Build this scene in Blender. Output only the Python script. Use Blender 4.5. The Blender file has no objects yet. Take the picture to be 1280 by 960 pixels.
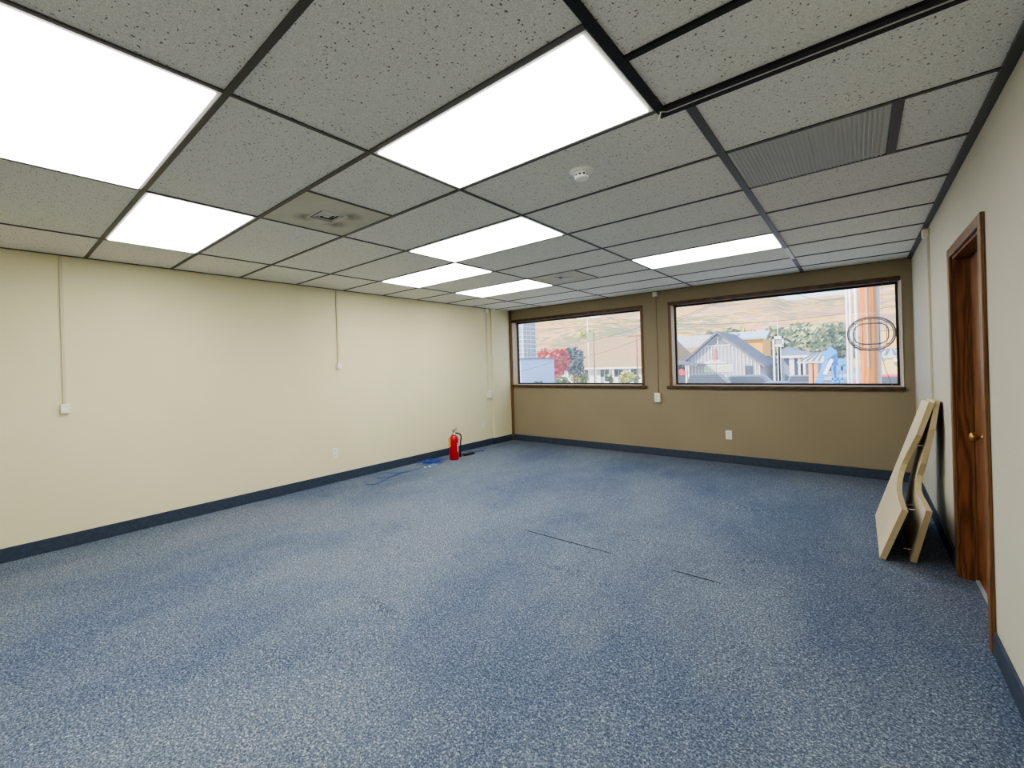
import bpy, bmesh, math, random
from mathutils import Vector, Matrix, noise as mnoise
random.seed(7)
PI = math.pi
col = bpy.context.scene.collection
# ------------------------------------------------------------------ room size (metres)
WL, WR, WB, WK, H = -3.203, 2.133, 5.291, -3.75, 2.39
GZ = -1.7                                    # street level outside

def srgb(r, g, b):
    def f(c):
        c /= 255.0
        return c/12.92 if c <= 0.04045 else ((c+0.055)/1.055)**2.4
    return (f(r), f(g), f(b), 1.0)

# ------------------------------------------------------------------ camera
CAM = (1.6945, -1.2199, 1.3725)
FPX, CX, CY = 545.27, 596.66, 458.89
YAW, PIT, ROLL = 0.71924, -0.000846, -0.0301835
def cam_axes():
    cy, sy, cp, sp = math.cos(YAW), math.sin(YAW), math.cos(PIT), math.sin(PIT)
    f = Vector((-sy*cp, cy*cp, sp)); r = Vector((cy, sy, 0)); u = r.cross(f)
    c, s = math.cos(ROLL), math.sin(ROLL)
    return r*c+u*s, -r*s+u*c, f
R_, U_, F_ = cam_axes()
cd = bpy.data.cameras.new('camera'); cam = bpy.data.objects.new('camera', cd); col.objects.link(cam)
m = Matrix(((R_.x, U_.x, -F_.x, CAM[0]), (R_.y, U_.y, -F_.y, CAM[1]), (R_.z, U_.z, -F_.z, CAM[2]), (0, 0, 0, 1)))
cam.matrix_world = m
cd.sensor_width = 36; cd.lens = FPX/1280*36; cd.clip_start = 0.02; cd.clip_end = 3000
cd.shift_x = (640-CX)/1280; cd.shift_y = (CY-480)/1280
bpy.context.scene.camera = cam

def at(px, py, Y):
    """surveyed position, at depth Y beyond the windows, of a bearing taken from the room"""
    d = F_ + R_*((px-CX)/FPX) - U_*((py-CY)/FPX)
    t = (Y-CAM[1])/d.y
    return Vector(CAM)+d*t

# ------------------------------------------------------------------ materials
MATS = {}
def mat(name, color, rough=0.7, metal=0.0, emit=None, estr=0.0, noise=None, bump=0.0, bscale=50.0, spec=0.5):
    """noise=(scale, color2, detail)"""
    mt = bpy.data.materials.new(name); mt.use_nodes = True
    nt = mt.node_tree; b = nt.nodes['Principled BSDF']
    b.inputs['Base Color'].default_value = color
    b.inputs['Roughness'].default_value = rough; b.inputs['Metallic'].default_value = metal
    b.inputs['Specular IOR Level'].default_value = spec
    if emit: b.inputs['Emission Color'].default_value = emit; b.inputs['Emission Strength'].default_value = estr
    tc = nt.nodes.new('ShaderNodeTexCoord')
    if noise:
        n = nt.nodes.new('ShaderNodeTexNoise'); n.inputs['Scale'].default_value = noise[0]; n.inputs['Detail'].default_value = noise[2]
        nt.links.new(tc.outputs['Object'], n.inputs['Vector'])
        r = nt.nodes.new('ShaderNodeValToRGB'); r.color_ramp.elements[0].position = .35; r.color_ramp.elements[1].position = .65
        r.color_ramp.elements[0].color = color; r.color_ramp.elements[1].color = noise[1]
        nt.links.new(n.outputs['Fac'], r.inputs['Fac']); nt.links.new(r.outputs['Color'], b.inputs['Base Color'])
    if bump:
        n2 = nt.nodes.new('ShaderNodeTexNoise'); n2.inputs['Scale'].default_value = bscale; n2.inputs['Detail'].default_value = 3
        nt.links.new(tc.outputs['Object'], n2.inputs['Vector'])
        bp = nt.nodes.new('ShaderNodeBump'); bp.inputs['Strength'].default_value = bump; bp.inputs['Distance'].default_value = .01
        nt.links.new(n2.outputs['Fac'], bp.inputs['Height']); nt.links.new(bp.outputs['Normal'], b.inputs['Normal'])
    MATS[name] = mt
    return mt

cream = mat('cream_wall_paint', srgb(229, 222, 182), .75, noise=(1.3, srgb(225, 218, 178), 2), bump=.12, bscale=180)
tan = mat('backlit_tan_wall_paint', srgb(150, 137, 112), .75, noise=(1.3, srgb(145, 132, 108), 2), bump=.12, bscale=180)  # tan paint darkened, the wall's backlit shade put into its colour
pale = mat('pale_wall_paint', srgb(196, 191, 174), .7, noise=(1.3, srgb(191, 187, 170), 2), bump=.15, bscale=180)
plaster = mat('window_reveal_paint', srgb(196, 176, 148), .75, bump=.1, bscale=120)
tee = mat('dark_ceiling_bar', srgb(80, 78, 74), .5, spec=.4)
teedark = mat('black_ceiling_gap', srgb(30, 28, 32), .7)
vinyl = mat('navy_baseboard', srgb(56, 67, 84), .6, noise=(30, srgb(46, 57, 74), 3), bump=.2, bscale=200)
white = mat('white_plastic', srgb(244, 243, 236), .45)
ivory = mat('ivory_plastic', srgb(238, 234, 216), .5)
whitemetal = mat('white_metal', srgb(205, 203, 195), .45)
black = mat('black_rubber', srgb(18, 18, 20), .6)
darkslot = mat('dark_slot', srgb(12, 12, 12), .9)
aluminium = mat('dark_bronze_frame', srgb(46, 42, 42), .45, .3)
chrome = mat('chrome', srgb(200, 200, 200), .25, 1.0)
brass = mat('brass', srgb(190, 150, 80), .3, 1.0)
red = mat('red_enamel', srgb(176, 8, 26), .35)
bluecable = mat('blue_cable', srgb(38, 70, 150), .45)
palecable = mat('pale_blue_cable', srgb(120, 140, 190), .45)
board = mat('cream_melamine', srgb(216, 203, 172), .5, noise=(2, srgb(210, 196, 165), 2))
boardedge = mat('beige_edge_band', srgb(196, 178, 138), .55)
boardback = mat('board_back', srgb(120, 104, 82), .8, noise=(6, srgb(100, 86, 68), 3))

def wood(name, c1, c2, scale=4.0, axis='Z', rough=.45, dist=4.0):
    mt = mat(name, c1, rough)
    nt = mt.node_tree; b = nt.nodes['Principled BSDF']; tc = nt.nodes['Texture Coordinate']
    mp = nt.nodes.new('ShaderNodeMapping')
    s = {'Z': (8, 8, .8), 'X': (.8, 8, 8), 'Y': (8, .8, 8)}[axis]
    mp.inputs['Scale'].default_value = s
    n = nt.nodes.new('ShaderNodeTexNoise'); n.inputs['Scale'].default_value = scale; n.inputs['Detail'].default_value = 6; n.inputs['Distortion'].default_value = dist*.3
    w = nt.nodes.new('ShaderNodeTexWave'); w.inputs['Scale'].default_value = scale*.5; w.inputs['Distortion'].default_value = dist*3; w.inputs['Detail'].default_value = 3
    mix = nt.nodes.new('ShaderNodeMath'); mix.operation = 'MULTIPLY_ADD'; mix.inputs[1].default_value = .5
    r = nt.nodes.new('ShaderNodeValToRGB'); r.color_ramp.elements[0].position = .25; r.color_ramp.elements[1].position = .8
    r.color_ramp.elements[0].color = c1; r.color_ramp.elements[1].color = c2
    nt.links.new(tc.outputs['Object'], mp.inputs['Vector'])
    nt.links.new(mp.outputs['Vector'], n.inputs['Vector']); nt.links.new(mp.outputs['Vector'], w.inputs['Vector'])
    h = nt.nodes.new('ShaderNodeMath'); h.operation = 'MULTIPLY'; h.inputs[1].default_value = .5
    nt.links.new(n.outputs['Fac'], h.inputs[0]); nt.links.new(w.outputs['Fac'], mix.inputs[0]); nt.links.new(h.outputs[0], mix.inputs[2])
    nt.links.new(mix.outputs[0], r.inputs['Fac']); nt.links.new(r.outputs['Color'], b.inputs['Base Color'])
    return mt
oak = wood('oak_trim', srgb(92, 62, 32), srgb(128, 92, 54), 5, 'Z')
oakx = wood('oak_sill_trim', srgb(62, 42, 24), srgb(92, 64, 38), 5, 'X')
doorwood = wood('red_brown_door_veneer', srgb(92, 52, 28), srgb(138, 88, 50), 2.2, 'Z', .4, 8)

def tile_mat():
    mt = mat('fissured_ceiling_tile', srgb(225, 225, 220), .9)
    nt = mt.node_tree; b = nt.nodes['Principled BSDF']; tc = nt.nodes['Texture Coordinate']
    N, L = nt.nodes, nt.links
    # distorted cells give short worm-like fissures, fine noise gives pin holes
    nz = N.new('ShaderNodeTexNoise'); nz.inputs['Scale'].default_value = 60; nz.inputs['Detail'].default_value = 2
    L.new(tc.outputs['Object'], nz.inputs['Vector'])
    mx = N.new('ShaderNodeVectorMath'); mx.operation = 'MULTIPLY_ADD'; mx.inputs[1].default_value = (.012, .012, 0)
    L.new(nz.outputs['Color'], mx.inputs[0]); L.new(tc.outputs['Object'], mx.inputs[2])
    masks = []
    for sc, th, st in ((62, .17, (1, .55, .3)), (85, .20, (.6, 1, .3))):
        mp = N.new('ShaderNodeMapping'); mp.inputs['Scale'].default_value = st; mp.inputs['Rotation'].default_value = (0, 0, sc*.3)
        L.new(mx.outputs[0], mp.inputs['Vector'])
        v = N.new('ShaderNodeTexVoronoi'); v.inputs['Scale'].default_value = sc; L.new(mp.outputs[0], v.inputs['Vector'])
        sepr = N.new('ShaderNodeSeparateColor'); L.new(v.outputs['Color'], sepr.inputs[0])
        tt = N.new('ShaderNodeMath'); tt.operation = 'MULTIPLY'; tt.inputs[1].default_value = th*1.15; L.new(sepr.outputs[0], tt.inputs[0])
        lt = N.new('ShaderNodeMath'); lt.operation = 'LESS_THAN'; L.new(v.outputs['Distance'], lt.inputs[0]); L.new(tt.outputs[0], lt.inputs[1])
        masks.append(lt)
    mm = N.new('ShaderNodeMath'); mm.operation = 'MAXIMUM'; L.new(masks[0].outputs[0], mm.inputs[0]); L.new(masks[1].outputs[0], mm.inputs[1])
    fine = N.new('ShaderNodeTexNoise'); fine.inputs['Scale'].default_value = 260; fine.inputs['Detail'].default_value = 2
    L.new(tc.outputs['Object'], fine.inputs['Vector'])
    fr = N.new('ShaderNodeValToRGB'); fr.color_ramp.elements[0].position = .3; fr.color_ramp.elements[1].position = .6
    fr.color_ramp.elements[0].color = srgb(205, 203, 193); fr.color_ramp.elements[1].color = srgb(238, 236, 227)
    L.new(fine.outputs['Fac'], fr.inputs['Fac'])
    mc = N.new('ShaderNodeMix'); mc.data_type = 'RGBA'
    L.new(mm.outputs[0], mc.inputs[0]); L.new(fr.outputs['Color'], mc.inputs[6]); mc.inputs[7].default_value = srgb(118, 115, 108)
    L.new(mc.outputs[2], b.inputs['Base Color'])
    return mt
tile = tile_mat()
tileplain = mat('smooth_stained_panel', srgb(208, 204, 188), .8, noise=(4, srgb(198, 193, 175), 3))

def carpet_mat():
    mt = mat('blue_cut_pile_carpet', srgb(90, 110, 140), .95, spec=.15)
    nt = mt.node_tree; b = nt.nodes['Principled BSDF']; tc = nt.nodes['Texture Coordinate']; N, L = nt.nodes, nt.links
    n1 = N.new('ShaderNodeTexNoise'); n1.inputs['Scale'].default_value = 120; n1.inputs['Detail'].default_value = 4; n1.inputs['Roughness'].default_value = .75; n1.inputs['Distortion'].default_value = .7
    L.new(tc.outputs['Object'], n1.inputs['Vector'])
    r = N.new('ShaderNodeValToRGB'); cr = r.color_ramp
    cr.elements[0].position = .34; cr.elements[0].color = srgb(56, 65, 80)
    cr.elements[1].position = .66; cr.elements[1].color = srgb(192, 196, 200)
    e = cr.elements.new(.46); e.color = srgb(84, 95, 112)
    e = cr.elements.new(.55); e.color = srgb(112, 123, 139)
    L.new(n1.outputs['Fac'], r.inputs['Fac'])
    n2 = N.new('ShaderNodeTexNoise'); n2.inputs['Scale'].default_value = .9; n2.inputs['Detail'].default_value = 5; n2.inputs['Roughness'].default_value = .6
    mp = N.new('ShaderNodeMapping'); mp.inputs['Scale'].default_value = (1, .55, 1); L.new(tc.outputs['Object'], mp.inputs['Vector']); L.new(mp.outputs[0], n2.inputs['Vector'])
    r2 = N.new('ShaderNodeValToRGB'); r2.color_ramp.elements[0].position = .40; r2.color_ramp.elements[1].position = .58
    r2.color_ramp.elements[0].color = (.68, .73, .81, 1); r2.color_ramp.elements[1].color = (1.0, 1.0, .97, 1)
    L.new(n2.outputs['Fac'], r2.inputs['Fac'])
    mu = N.new('ShaderNodeMix'); mu.data_type = 'RGBA'; mu.blend_type = 'MULTIPLY'; mu.inputs[0].default_value = 1
    L.new(r.outputs['Color'], mu.inputs[6]); L.new(r2.outputs['Color'], mu.inputs[7])
    L.new(mu.outputs[2], b.inputs['Base Color'])
    bp = N.new('ShaderNodeBump'); bp.inputs['Strength'].default_value = .35; bp.inputs['Distance'].default_value = .004
    L.new(n1.outputs['Fac'], bp.inputs['Height']); L.new(bp.outputs['Normal'], b.inputs['Normal'])
    return mt
carpet = carpet_mat()

def emis(name, color, s):
    mt = bpy.data.materials.new(name); mt.use_nodes = True
    nt = mt.node_tree; nt.nodes.clear()
    o = nt.nodes.new('ShaderNodeOutputMaterial'); e = nt.nodes.new('ShaderNodeEmission')
    e.inputs[0].default_value = color; e.inputs[1].default_value = s
    nt.links.new(e.outputs[0], o.inputs[0]); return mt
glow = emis('lit_light_diffuser', (1, .985, .95, 1), 3.6)

def glass_mat():
    mt = bpy.data.materials.new('window_glass'); mt.use_nodes = True
    nt = mt.node_tree; nt.nodes.clear(); N, L = nt.nodes, nt.links
    o = N.new('ShaderNodeOutputMaterial'); t = N.new('ShaderNodeBsdfTransparent'); g = N.new('ShaderNodeBsdfGlossy'); g.inputs['Roughness'].default_value = .02
    d = N.new('ShaderNodeBsdfTranslucent'); d.inputs[0].default_value = (1, .97, .95, 1)  # white translucent share stands in for washed-out haze over the view
    t.inputs[0].default_value = (.97, .98, .98, 1)
    m1 = N.new('ShaderNodeMixShader'); m1.inputs[0].default_value = .012; m2 = N.new('ShaderNodeMixShader'); m2.inputs[0].default_value = .045
    L.new(t.outputs[0], m1.inputs[1]); L.new(g.outputs[0], m1.inputs[2]); L.new(m1.outputs[0], m2.inputs[1]); L.new(d.outputs[0], m2.inputs[2]); L.new(m2.outputs[0], o.inputs[0])
    return mt
glass = glass_mat()

# ------------------------------------------------------------------ mesh builder
class MB:
    def __init__(s): s.v = []; s.f = []
    def add(s, vs, fs):
        o = len(s.v); s.v += [tuple(p) for p in vs]; s.f += [tuple(i+o for i in f) for f in fs]; return s
    def box(s, x0, x1, y0, y1, z0, z1):
        return s.add([(x0,y0,z0),(x1,y0,z0),(x1,y1,z0),(x0,y1,z0),(x0,y0,z1),(x1,y0,z1),(x1,y1,z1),(x0,y1,z1)],
                     [(0,3,2,1),(4,5,6,7),(0,1,5,4),(1,2,6,5),(2,3,7,6),(3,0,4,7)])
    def tube(s, pts, r, n=10, cap=True):
        pts = [Vector(p) for p in pts]; rs = r if isinstance(r, (list, tuple)) else [r]*len(pts)
        vs = []; up = None
        for i, p in enumerate(pts):
            d = (pts[min(i+1, len(pts)-1)]-pts[max(i-1, 0)]).normalized()
            if up is None: up = Vector((0,0,1)) if abs(d.z) < .9 else Vector((1,0,0))
            a = d.cross(up).normalized(); up = a.cross(d).normalized()
            for k in range(n):
                t = 2*PI*k/n; vs.append(p+a*(rs[i]*math.cos(t))+up*(rs[i]*math.sin(t)))
        fs = []
        for i in range(len(pts)-1):
            for k in range(n): fs.append((i*n+k, i*n+(k+1)%n, (i+1)*n+(k+1)%n, (i+1)*n+k))
        if cap: fs += [tuple(range(n-1, -1, -1)), tuple((len(pts)-1)*n+k for k in range(n))]
        return s.add(vs, fs)
    def lathe(s, prof, c=(0,0,0), n=32):
        vs = []; fs = []
        for (r, z) in prof:
            for k in range(n): t = 2*PI*k/n; vs.append((c[0]+r*math.cos(t), c[1]+r*math.sin(t), c[2]+z))
        for i in range(len(prof)-1):
            for k in range(n): fs.append((i*n+k, i*n+(k+1)%n, (i+1)*n+(k+1)%n, (i+1)*n+k))
        fs += [tuple(range(n-1, -1, -1)), tuple((len(prof)-1)*n+k for k in range(n))]
        return s.add(vs, fs)
    def prism(s, poly, vec):
        n = len(poly); v = Vector(vec); P = [Vector(p) for p in poly]
        return s.add(P+[p+v for p in P], [tuple(range(n-1, -1, -1)), tuple(range(n, 2*n))]+[(i, (i+1)%n, n+(i+1)%n, n+i) for i in range(n)])
    def quad(s, a, b, c, d): return s.add([a, b, c, d], [(0, 1, 2, 3)])
    def build(s, name, m, parent=None, smooth=False, bevel=0):
        me = bpy.data.meshes.new(name); me.from_pydata(s.v, [], s.f)
        bm = bmesh.new(); bm.from_mesh(me); bmesh.ops.recalc_face_normals(bm, faces=bm.faces); bm.to_mesh(me); bm.free()
        me.materials.append(m)
        o = bpy.data.objects.new(name, me); col.objects.link(o)
        if smooth:
            for p in me.polygons: p.use_smooth = True
        if bevel:
            b = o.modifiers.new('bevel', 'BEVEL'); b.width = bevel; b.segments = 2; b.limit_method = 'ANGLE'
        if parent:
            o.parent = parent
            if parent.type == 'EMPTY' or True:
                pm = Matrix.Identity(4); q = parent
                while q: pm = Matrix.LocRotScale(q.location, q.rotation_euler, q.scale) @ pm; q = q.parent
                o['_w'] = 1; del o['_w']
                me.transform(pm.inverted())
        return o
def tag(o, label=None, cat=None, group=None, kind=None):
    if label: o['label'] = label
    if cat: o['category'] = cat
    if group: o['group'] = group
    if kind: o['kind'] = kind
    return o
def thing(name, label, cat, loc, group=None):
    o = bpy.data.objects.new(name, None); col.objects.link(o); o.location = loc; o.empty_display_size = .1
    return tag(o, label, cat, group)
def struct(name, mb, m, label=None, parent=None, **k):
    o = mb.build(name, m, parent, **k)
    if not parent: o['kind'] = 'structure'
    if label: o['label'] = label
    if not parent: o['category'] = name.split('_')[0]
    return o

# ------------------------------------------------------------------ floor: rucked carpet
WRINK = [  # x0, x1, y, width, height
    (-.75, -.2, .31, .022, .013), (-.02, .54, 1.33, .028, .010), (.04, .61, 2.16, .035, .010), (.29, 1.41, 3.36, .035, .013),
    (1.36, 1.61, 2.74, .02, .006), (1.0, 1.3, 2.21, .03, .007), (-.66, -.36, -.28, .03, .009), (-.6, .1, 3.0, .05, .006),
    (-1.6, -1.0, 2.6, .04, .005), (-1.3, -.9, .9, .03, .004)]
def floor_h(x, y):
    h = .0015*mnoise.noise(Vector((x*1.7, y*1.7, 0)))
    for x0, x1, yy, w, a in WRINK:
        if x < x0-.2 or x > x1+.2: continue
        t = (x-(x0+x1)/2)/((x1-x0)/2)
        k = max(0, 1-t*t)
        c = yy+.02*math.sin(x*5+yy)
        h += 2.6*a*k*k*math.exp(-((y-c)/(w*1.7))**2)
    # lifted seam between two carpet widths
    for x0, x1 in ((-.62, .42), (.70, 1.12)):
        if x0 < x < x1:
            k = min(1, (x-x0)/.15, (x1-x)/.15); h += .0035*k*math.exp(-((y-1.757)/.012)**2) if y > 1.745 else 0
    return h-.001
def build_floor():
    xs = [WL-.1+i*(WR-WL+.2)/260 for i in range(261)]
    ys = []; y = WK
    crit = [w[2] for w in WRINK]+[1.75]
    while y < WB+.1:
        ys.append(y); near = min(abs(y-c) for c in crit); y += .010 if near < .13 else .05
    ys.append(WB+.1)
    vs = [(x, yy, floor_h(x, yy)) for yy in ys for x in xs]; n = len(xs)
    fs = [(j*n+i, j*n+i+1, (j+1)*n+i+1, (j+1)*n+i) for j in range(len(ys)-1) for i in range(n-1)]
    mb = MB(); mb.v = vs; mb.f = fs
    return struct('floor', mb, carpet, 'rucked blue cut pile carpet with an open seam', smooth=True)
floor = build_floor()
# dark open seam lines between the two carpet widths
seam = MB()
for x0, x1 in ((-.42, .34), (.74, 1.03)):
    n = 24
    for i in range(n):
        a = x0+(x1-x0)*i/n; b = x0+(x1-x0)*(i+1)/n
        wa = .0022*abs(math.sin(PI*i/n))**.5+.0004; wb = .0022*abs(math.sin(PI*(i+1)/n))**.5+.0004
        za = floor_h(a, 1.748)+.0022; zb = floor_h(b, 1.748)+.0022
        seam.quad((a, 1.744-wa, za-.001), (b, 1.744-wb, zb-.001), (b, 1.744+wb, zb+.001), (a, 1.744+wa, za+.001))
struct('trim_1', seam, mat('dark_carpet_gap', srgb(26, 32, 44), .9), 'dark open seam in the blue carpet')

# ------------------------------------------------------------------ walls
T = .2
struct('wall_left', MB().box(WL-T, WL, WK-T, WB+T, -.05, H+.3), cream, 'long cream painted wall on the left')
pil = struct('wall_left_pilaster', MB().box(WL, WL+.028, 4.755, WB, -.02, H), cream, 'shallow cream pilaster at the far end of the left wall')
W1 = (-3.13, -.748); W2 = (-.315, 2.035); WZ = (1.02, 2.172)
wb = MB()
wb.box(WL-T, WR+T, WB, WB+T, -.05, WZ[0]); wb.box(WL-T, WR+T, WB, WB+T, WZ[1], H+.3)
wb.box(WL-T, W1[0], WB, WB+T, WZ[0], WZ[1]); wb.box(W1[1], W2[0], WB, WB+T, WZ[0], WZ[1]); wb.box(W2[1], WR+T, WB, WB+T, WZ[0], WZ[1])
struct('wall_back', wb, tan, 'tan window wall, darkened as backlit, at the far end of the room')
DY0, DY1, DZ = 1.835, 2.70, 1.955
wr = MB()
wr.box(WR, WR+.14, WK-T, DY0, -.05, H+.3); wr.box(WR, WR+.14, DY1, WB+T, -.05, H+.3); wr.box(WR, WR+.14, DY0, DY1, DZ, H+.3)
struct('wall_right', wr, pale, 'pale wall with the doorway on the right')
struct('wall_front', MB().box(WL-T, WR+T, WK-T, WK, -.05, H+.3), cream, 'cream wall behind the viewer')

# corner post
struct('trim_2', MB().box(WL+.028, WL+.068, WB-.03, WB, 0, H), oak, 'narrow brown wooden post in the corner beside the left window', bevel=.003)

# baseboards
bh = .108
struct('baseboard_left', MB().box(WL, WL+.012, WK, 4.755, 0, bh).box(WL+.028, WL+.04, 4.743, WB-.03, 0, bh).box(WL, WL+.04, 4.743, 4.755, 0, bh), vinyl, 'navy baseboard along the left wall', bevel=.002)
struct('baseboard_back', MB().box(WL+.068, WR, WB-.012, WB, 0, bh), vinyl, 'navy baseboard under the windows', bevel=.002)
struct('baseboard_right', MB().box(WR-.012, WR, WK, DY0-.065, 0, bh).box(WR-.012, WR, DY1+.065, WB, 0, bh), vinyl, 'navy baseboard along the right wall', bevel=.002)

# ------------------------------------------------------------------ windows
darksoff = mat('shaded_brown_soffit', srgb(52, 38, 26), .8)  # brown darkened to hold the shadow under the window head
def window(n, x0, x1, label, leftcase, rightcase):
    z0, z1 = WZ; yg = WB+.165
    rv = MB(); t = .006
    rv.box(x0, x0+t, WB+.001, yg-.01, z0, z1).box(x1-t, x1, WB+.001, yg-.01, z0, z1).box(x0, x1, WB+.001, yg-.01, z0, z0+t)
    w = struct('window_%d' % n, rv, plaster, label)
    MB().box(x0+t, x1-t, WB+.001, yg-.01, z1-t, z1).build('window_soffit', darksoff, w)
    f = .022; fm = MB(); a, b, c, d = x0+t, x1-t, z0+t, z1-t
    fm.box(a, a+f, yg-.02, yg+.02, c, d).box(b-f, b, yg-.02, yg+.02, c, d).box(a+f, b-f, yg-.02, yg+.02, d-f, d).box(a+f, b-f, yg-.02, yg+.02, c, c+f)
    fm.build('window_frame', aluminium, w, bevel=.002)
    MB().box(a+f, b-f, yg-.002, yg+.002, c+f, d-f).build('window_glass', glass, w)
    cs = MB(); cw = .034
    hx0 = x0-(cw if leftcase else 0.0); hx1 = x1+(cw if rightcase else .008)
    cs.box(hx0, hx1, WB-.016, WB+.004, z1-.012, z1+.038)
    cs.build('head_casing', oakx, w, bevel=.003)
    if leftcase: MB().box(x0-cw, x0, WB-.016, WB+.004, z0, z1).build('side_casing', oak, w, bevel=.003)
    if rightcase: MB().box(x1, x1+cw, WB-.016, WB+.004, z0, z1).build('side_casing', oak, w, bevel=.003)
    sx0 = x0-(.07 if leftcase else .0); sx1 = x1+(.07 if rightcase else .025)
    MB().box(sx0, sx1, WB-.035, WB+.004, z0-.042, z0-.002).build('window_sill', oakx, w, bevel=.005)
    return w
window(1, W1[0], W1[1], 'left picture window, starting at the corner post', False, True)
w2 = window(2, W2[0], W2[1], 'right picture window with the oval sign hanging in it', True, False)
MB().box(W2[1], W2[1]+.014, WB-.014, WB+.004, WZ[0], WZ[1]).build('side_casing', mat('lit_side_trim', srgb(236, 232, 222), .5), w2, bevel=.002)  # pale colour stands in for light catching the casing edge

# ------------------------------------------------------------------ door
d = thing('door_1', 'red-brown wooden door closed at the back of its casing in the right wall', 'door', (2.2, (DY0+DY1)/2, 0)); d['kind'] = 'structure'
MB().box(2.2, 2.24, DY0+.022, DY1-.022, .02, DZ-.024).build('door_slab', doorwood, d)
j = MB(); j.box(WR-.001, WR+.14, DY1-.02, DY1, 0, DZ); j.box(WR-.001, WR+.14, DY0, DY0+.02, 0, DZ); j.box(WR-.001, WR+.14, DY0+.02, DY1-.02, DZ-.02, DZ)
j.build('door_jamb', doorwood, d)
c = MB(); cw = .062
c.box(WR-.016, WR-.001, DY0-cw, DY0+.004, 0, DZ+.05).box(WR-.016, WR-.001, DY1-.004, DY1+cw, 0, DZ+.05).box(WR-.016, WR-.001, DY0+.004, DY1-.004, DZ-.004, DZ+.05)
c.build('door_casing', oak, d, bevel=.004)
st = MB(); st.box(2.186, 2.199, DY1-.034, DY1-.0205, 0, DZ-.02).box(2.186, 2.199, DY0+.0205, DY0+.034, 0, DZ-.02)
st.build('door_stop', oak, d)
kb = MB(); 
prof = [(.027, 0), (.027, .004), (.010, .006), (.010, .022), (.020, .028), (.026, .038), (.022, .050), (.010, .055)]
vs = MB().lathe(prof, (0, 0, 0), 20)
vs.v = [(2.2-z, DY1-.30+x, .900+y) for x, y, z in vs.v]
vs.build('door_knob', brass, d, smooth=True)
MB().box(2.188, 2.27, DY0+.02, DY1-.02, 0, .012).build('threshold', mat('pale_threshold', srgb(170, 172, 178), .5), d)
struct('wall_hallway', MB().box(3.2, 3.25, .5, 4.2, -.05, 2.6).box(2.28, 3.2, .5, .55, -.05, 2.6).box(2.28, 3.2, 4.15, 4.2, -.05, 2.6).box(2.273, 3.2, .55, 4.15, 2.55, 2.6).box(2.273, 3.2, .55, 4.15, -.06, -.01), pale, 'hallway shell behind the door')

# ------------------------------------------------------------------ ceiling
xD = [-2.44, -1.22, 0.0]
LIGHTS = [(-1.22, 0, -1.22, -.61), (0, 1.1, 0, .61), (-2.44, -1.22, -.61, 0), (-1.22, 0, 1.22, 1.83), (-2.44, -1.22, 1.83, 2.44), (-2.44, -1.22, 3.05, 3.66), (0, 1.205, 3.05, 3.66), (-1.22, 0, -3.05, -2.44), (1.22, 2.05, -2.44, -1.83)]  # last two are unseen, added behind the viewer to raise ceiling bounce
HOLES = LIGHTS+[(-1.0, -.83, .215, .40), (-.97, -.79, 3.20, 3.38)]
def in_hole(x, y): return any(a < x < b and c_ < y < d_ for a, b, c_, d_ in HOLES)
xs = sorted(set([WL, WR, -2.44, -1.22, 0, 1.1, 1.205, -1.0, -.83, -.97, -.79])); ys = sorted(set([WK, WB]+[-3.66+.61*i for i in range(15)]+[.215, .40, 3.20, 3.38, 3.05, 3.66]))
cl = MB()
for i in range(len(xs)-1):
    for k in range(len(ys)-1):
        cx_, cy_ = (xs[i]+xs[i+1])/2, (ys[k]+ys[k+1])/2
        if in_hole(cx_, cy_) or ys[k+1]-ys[k] < 1e-4: continue
        cl.box(xs[i], xs[i+1], ys[k], ys[k+1], H, H+.02)
struct('ceiling', cl, tile, 'suspended ceiling of grey-white fissured tiles')
struct('ceiling_roof', MB().box(WL-T, WR+T, WK-T, WB+T, H+.30, H+.36), plaster, 'roof deck above the suspended ceiling')
# plain panels round the air diffusers
pn = MB()
for x0, x1, y0, y1, hx0, hx1, hy0, hy1 in ((-1.22, -.61, 0, .61, -1.0, -.83, .215, .40), (-1.22, -.61, 3.05, 3.66, -.97, -.79, 3.20, 3.38)):
    z0, z1 = H-.0015, H-.0003
    pn.box(x0, hx0, y0, y1, z0, z1).box(hx1, x1, y0, y1, z0, z1).box(hx0, hx1, y0, hy0, z0, z1).box(hx0, hx1, hy1, y1, z0, z1)
struct('ceiling_panel', pn, tileplain, 'smooth beige panels around the ceiling vents')

tb = MB(); z0, z1 = H-.006, H+.004
def barx(y, x0, x1, w, dz=0): tb.box(x0, x1, y-w/2, y+w/2, z0-dz, z1)
def bary(x, y0, y1, w, dz=0): tb.box(x-w/2, x+w/2, y0, y1, z0-dz-.0004, z1)
bary(-2.44, WK, WB, .013); bary(-1.22, WK, WB, .013); bary(0, WK, WB, .014); bary(1.207, .655, WB, .034)
for i in range(-5, 9):
    y = .61*i
    if i < 1:
        barx(y, WL, 1.095, .024)
    elif i == 1: barx(y, WL, 1.13, .02)
    else: barx(y, WL, 1.19, .016); barx(y, 1.19, WR, .018)
barx(4.88, WL, WR, .014)
bary(-.61, 0, .61, .012); bary(-.61, 3.05, 3.66, .012)
bary(1.837, 1.22, 1.83, .036)
for i in range(-5, 1): 
    pass
# wall angles
tb.box(WL, WL+.014, WK, WB, z0, z1).box(WL, WR, WB-.012, WB, z0, z1).box(WR-.034, WR, WK, WB, z0-.006, z1).box(WL, WR, WK, WK+.02, z0, z1)
struct('trim_3', tb, tee, 'dark grid of bars holding the ceiling tiles')
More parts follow.
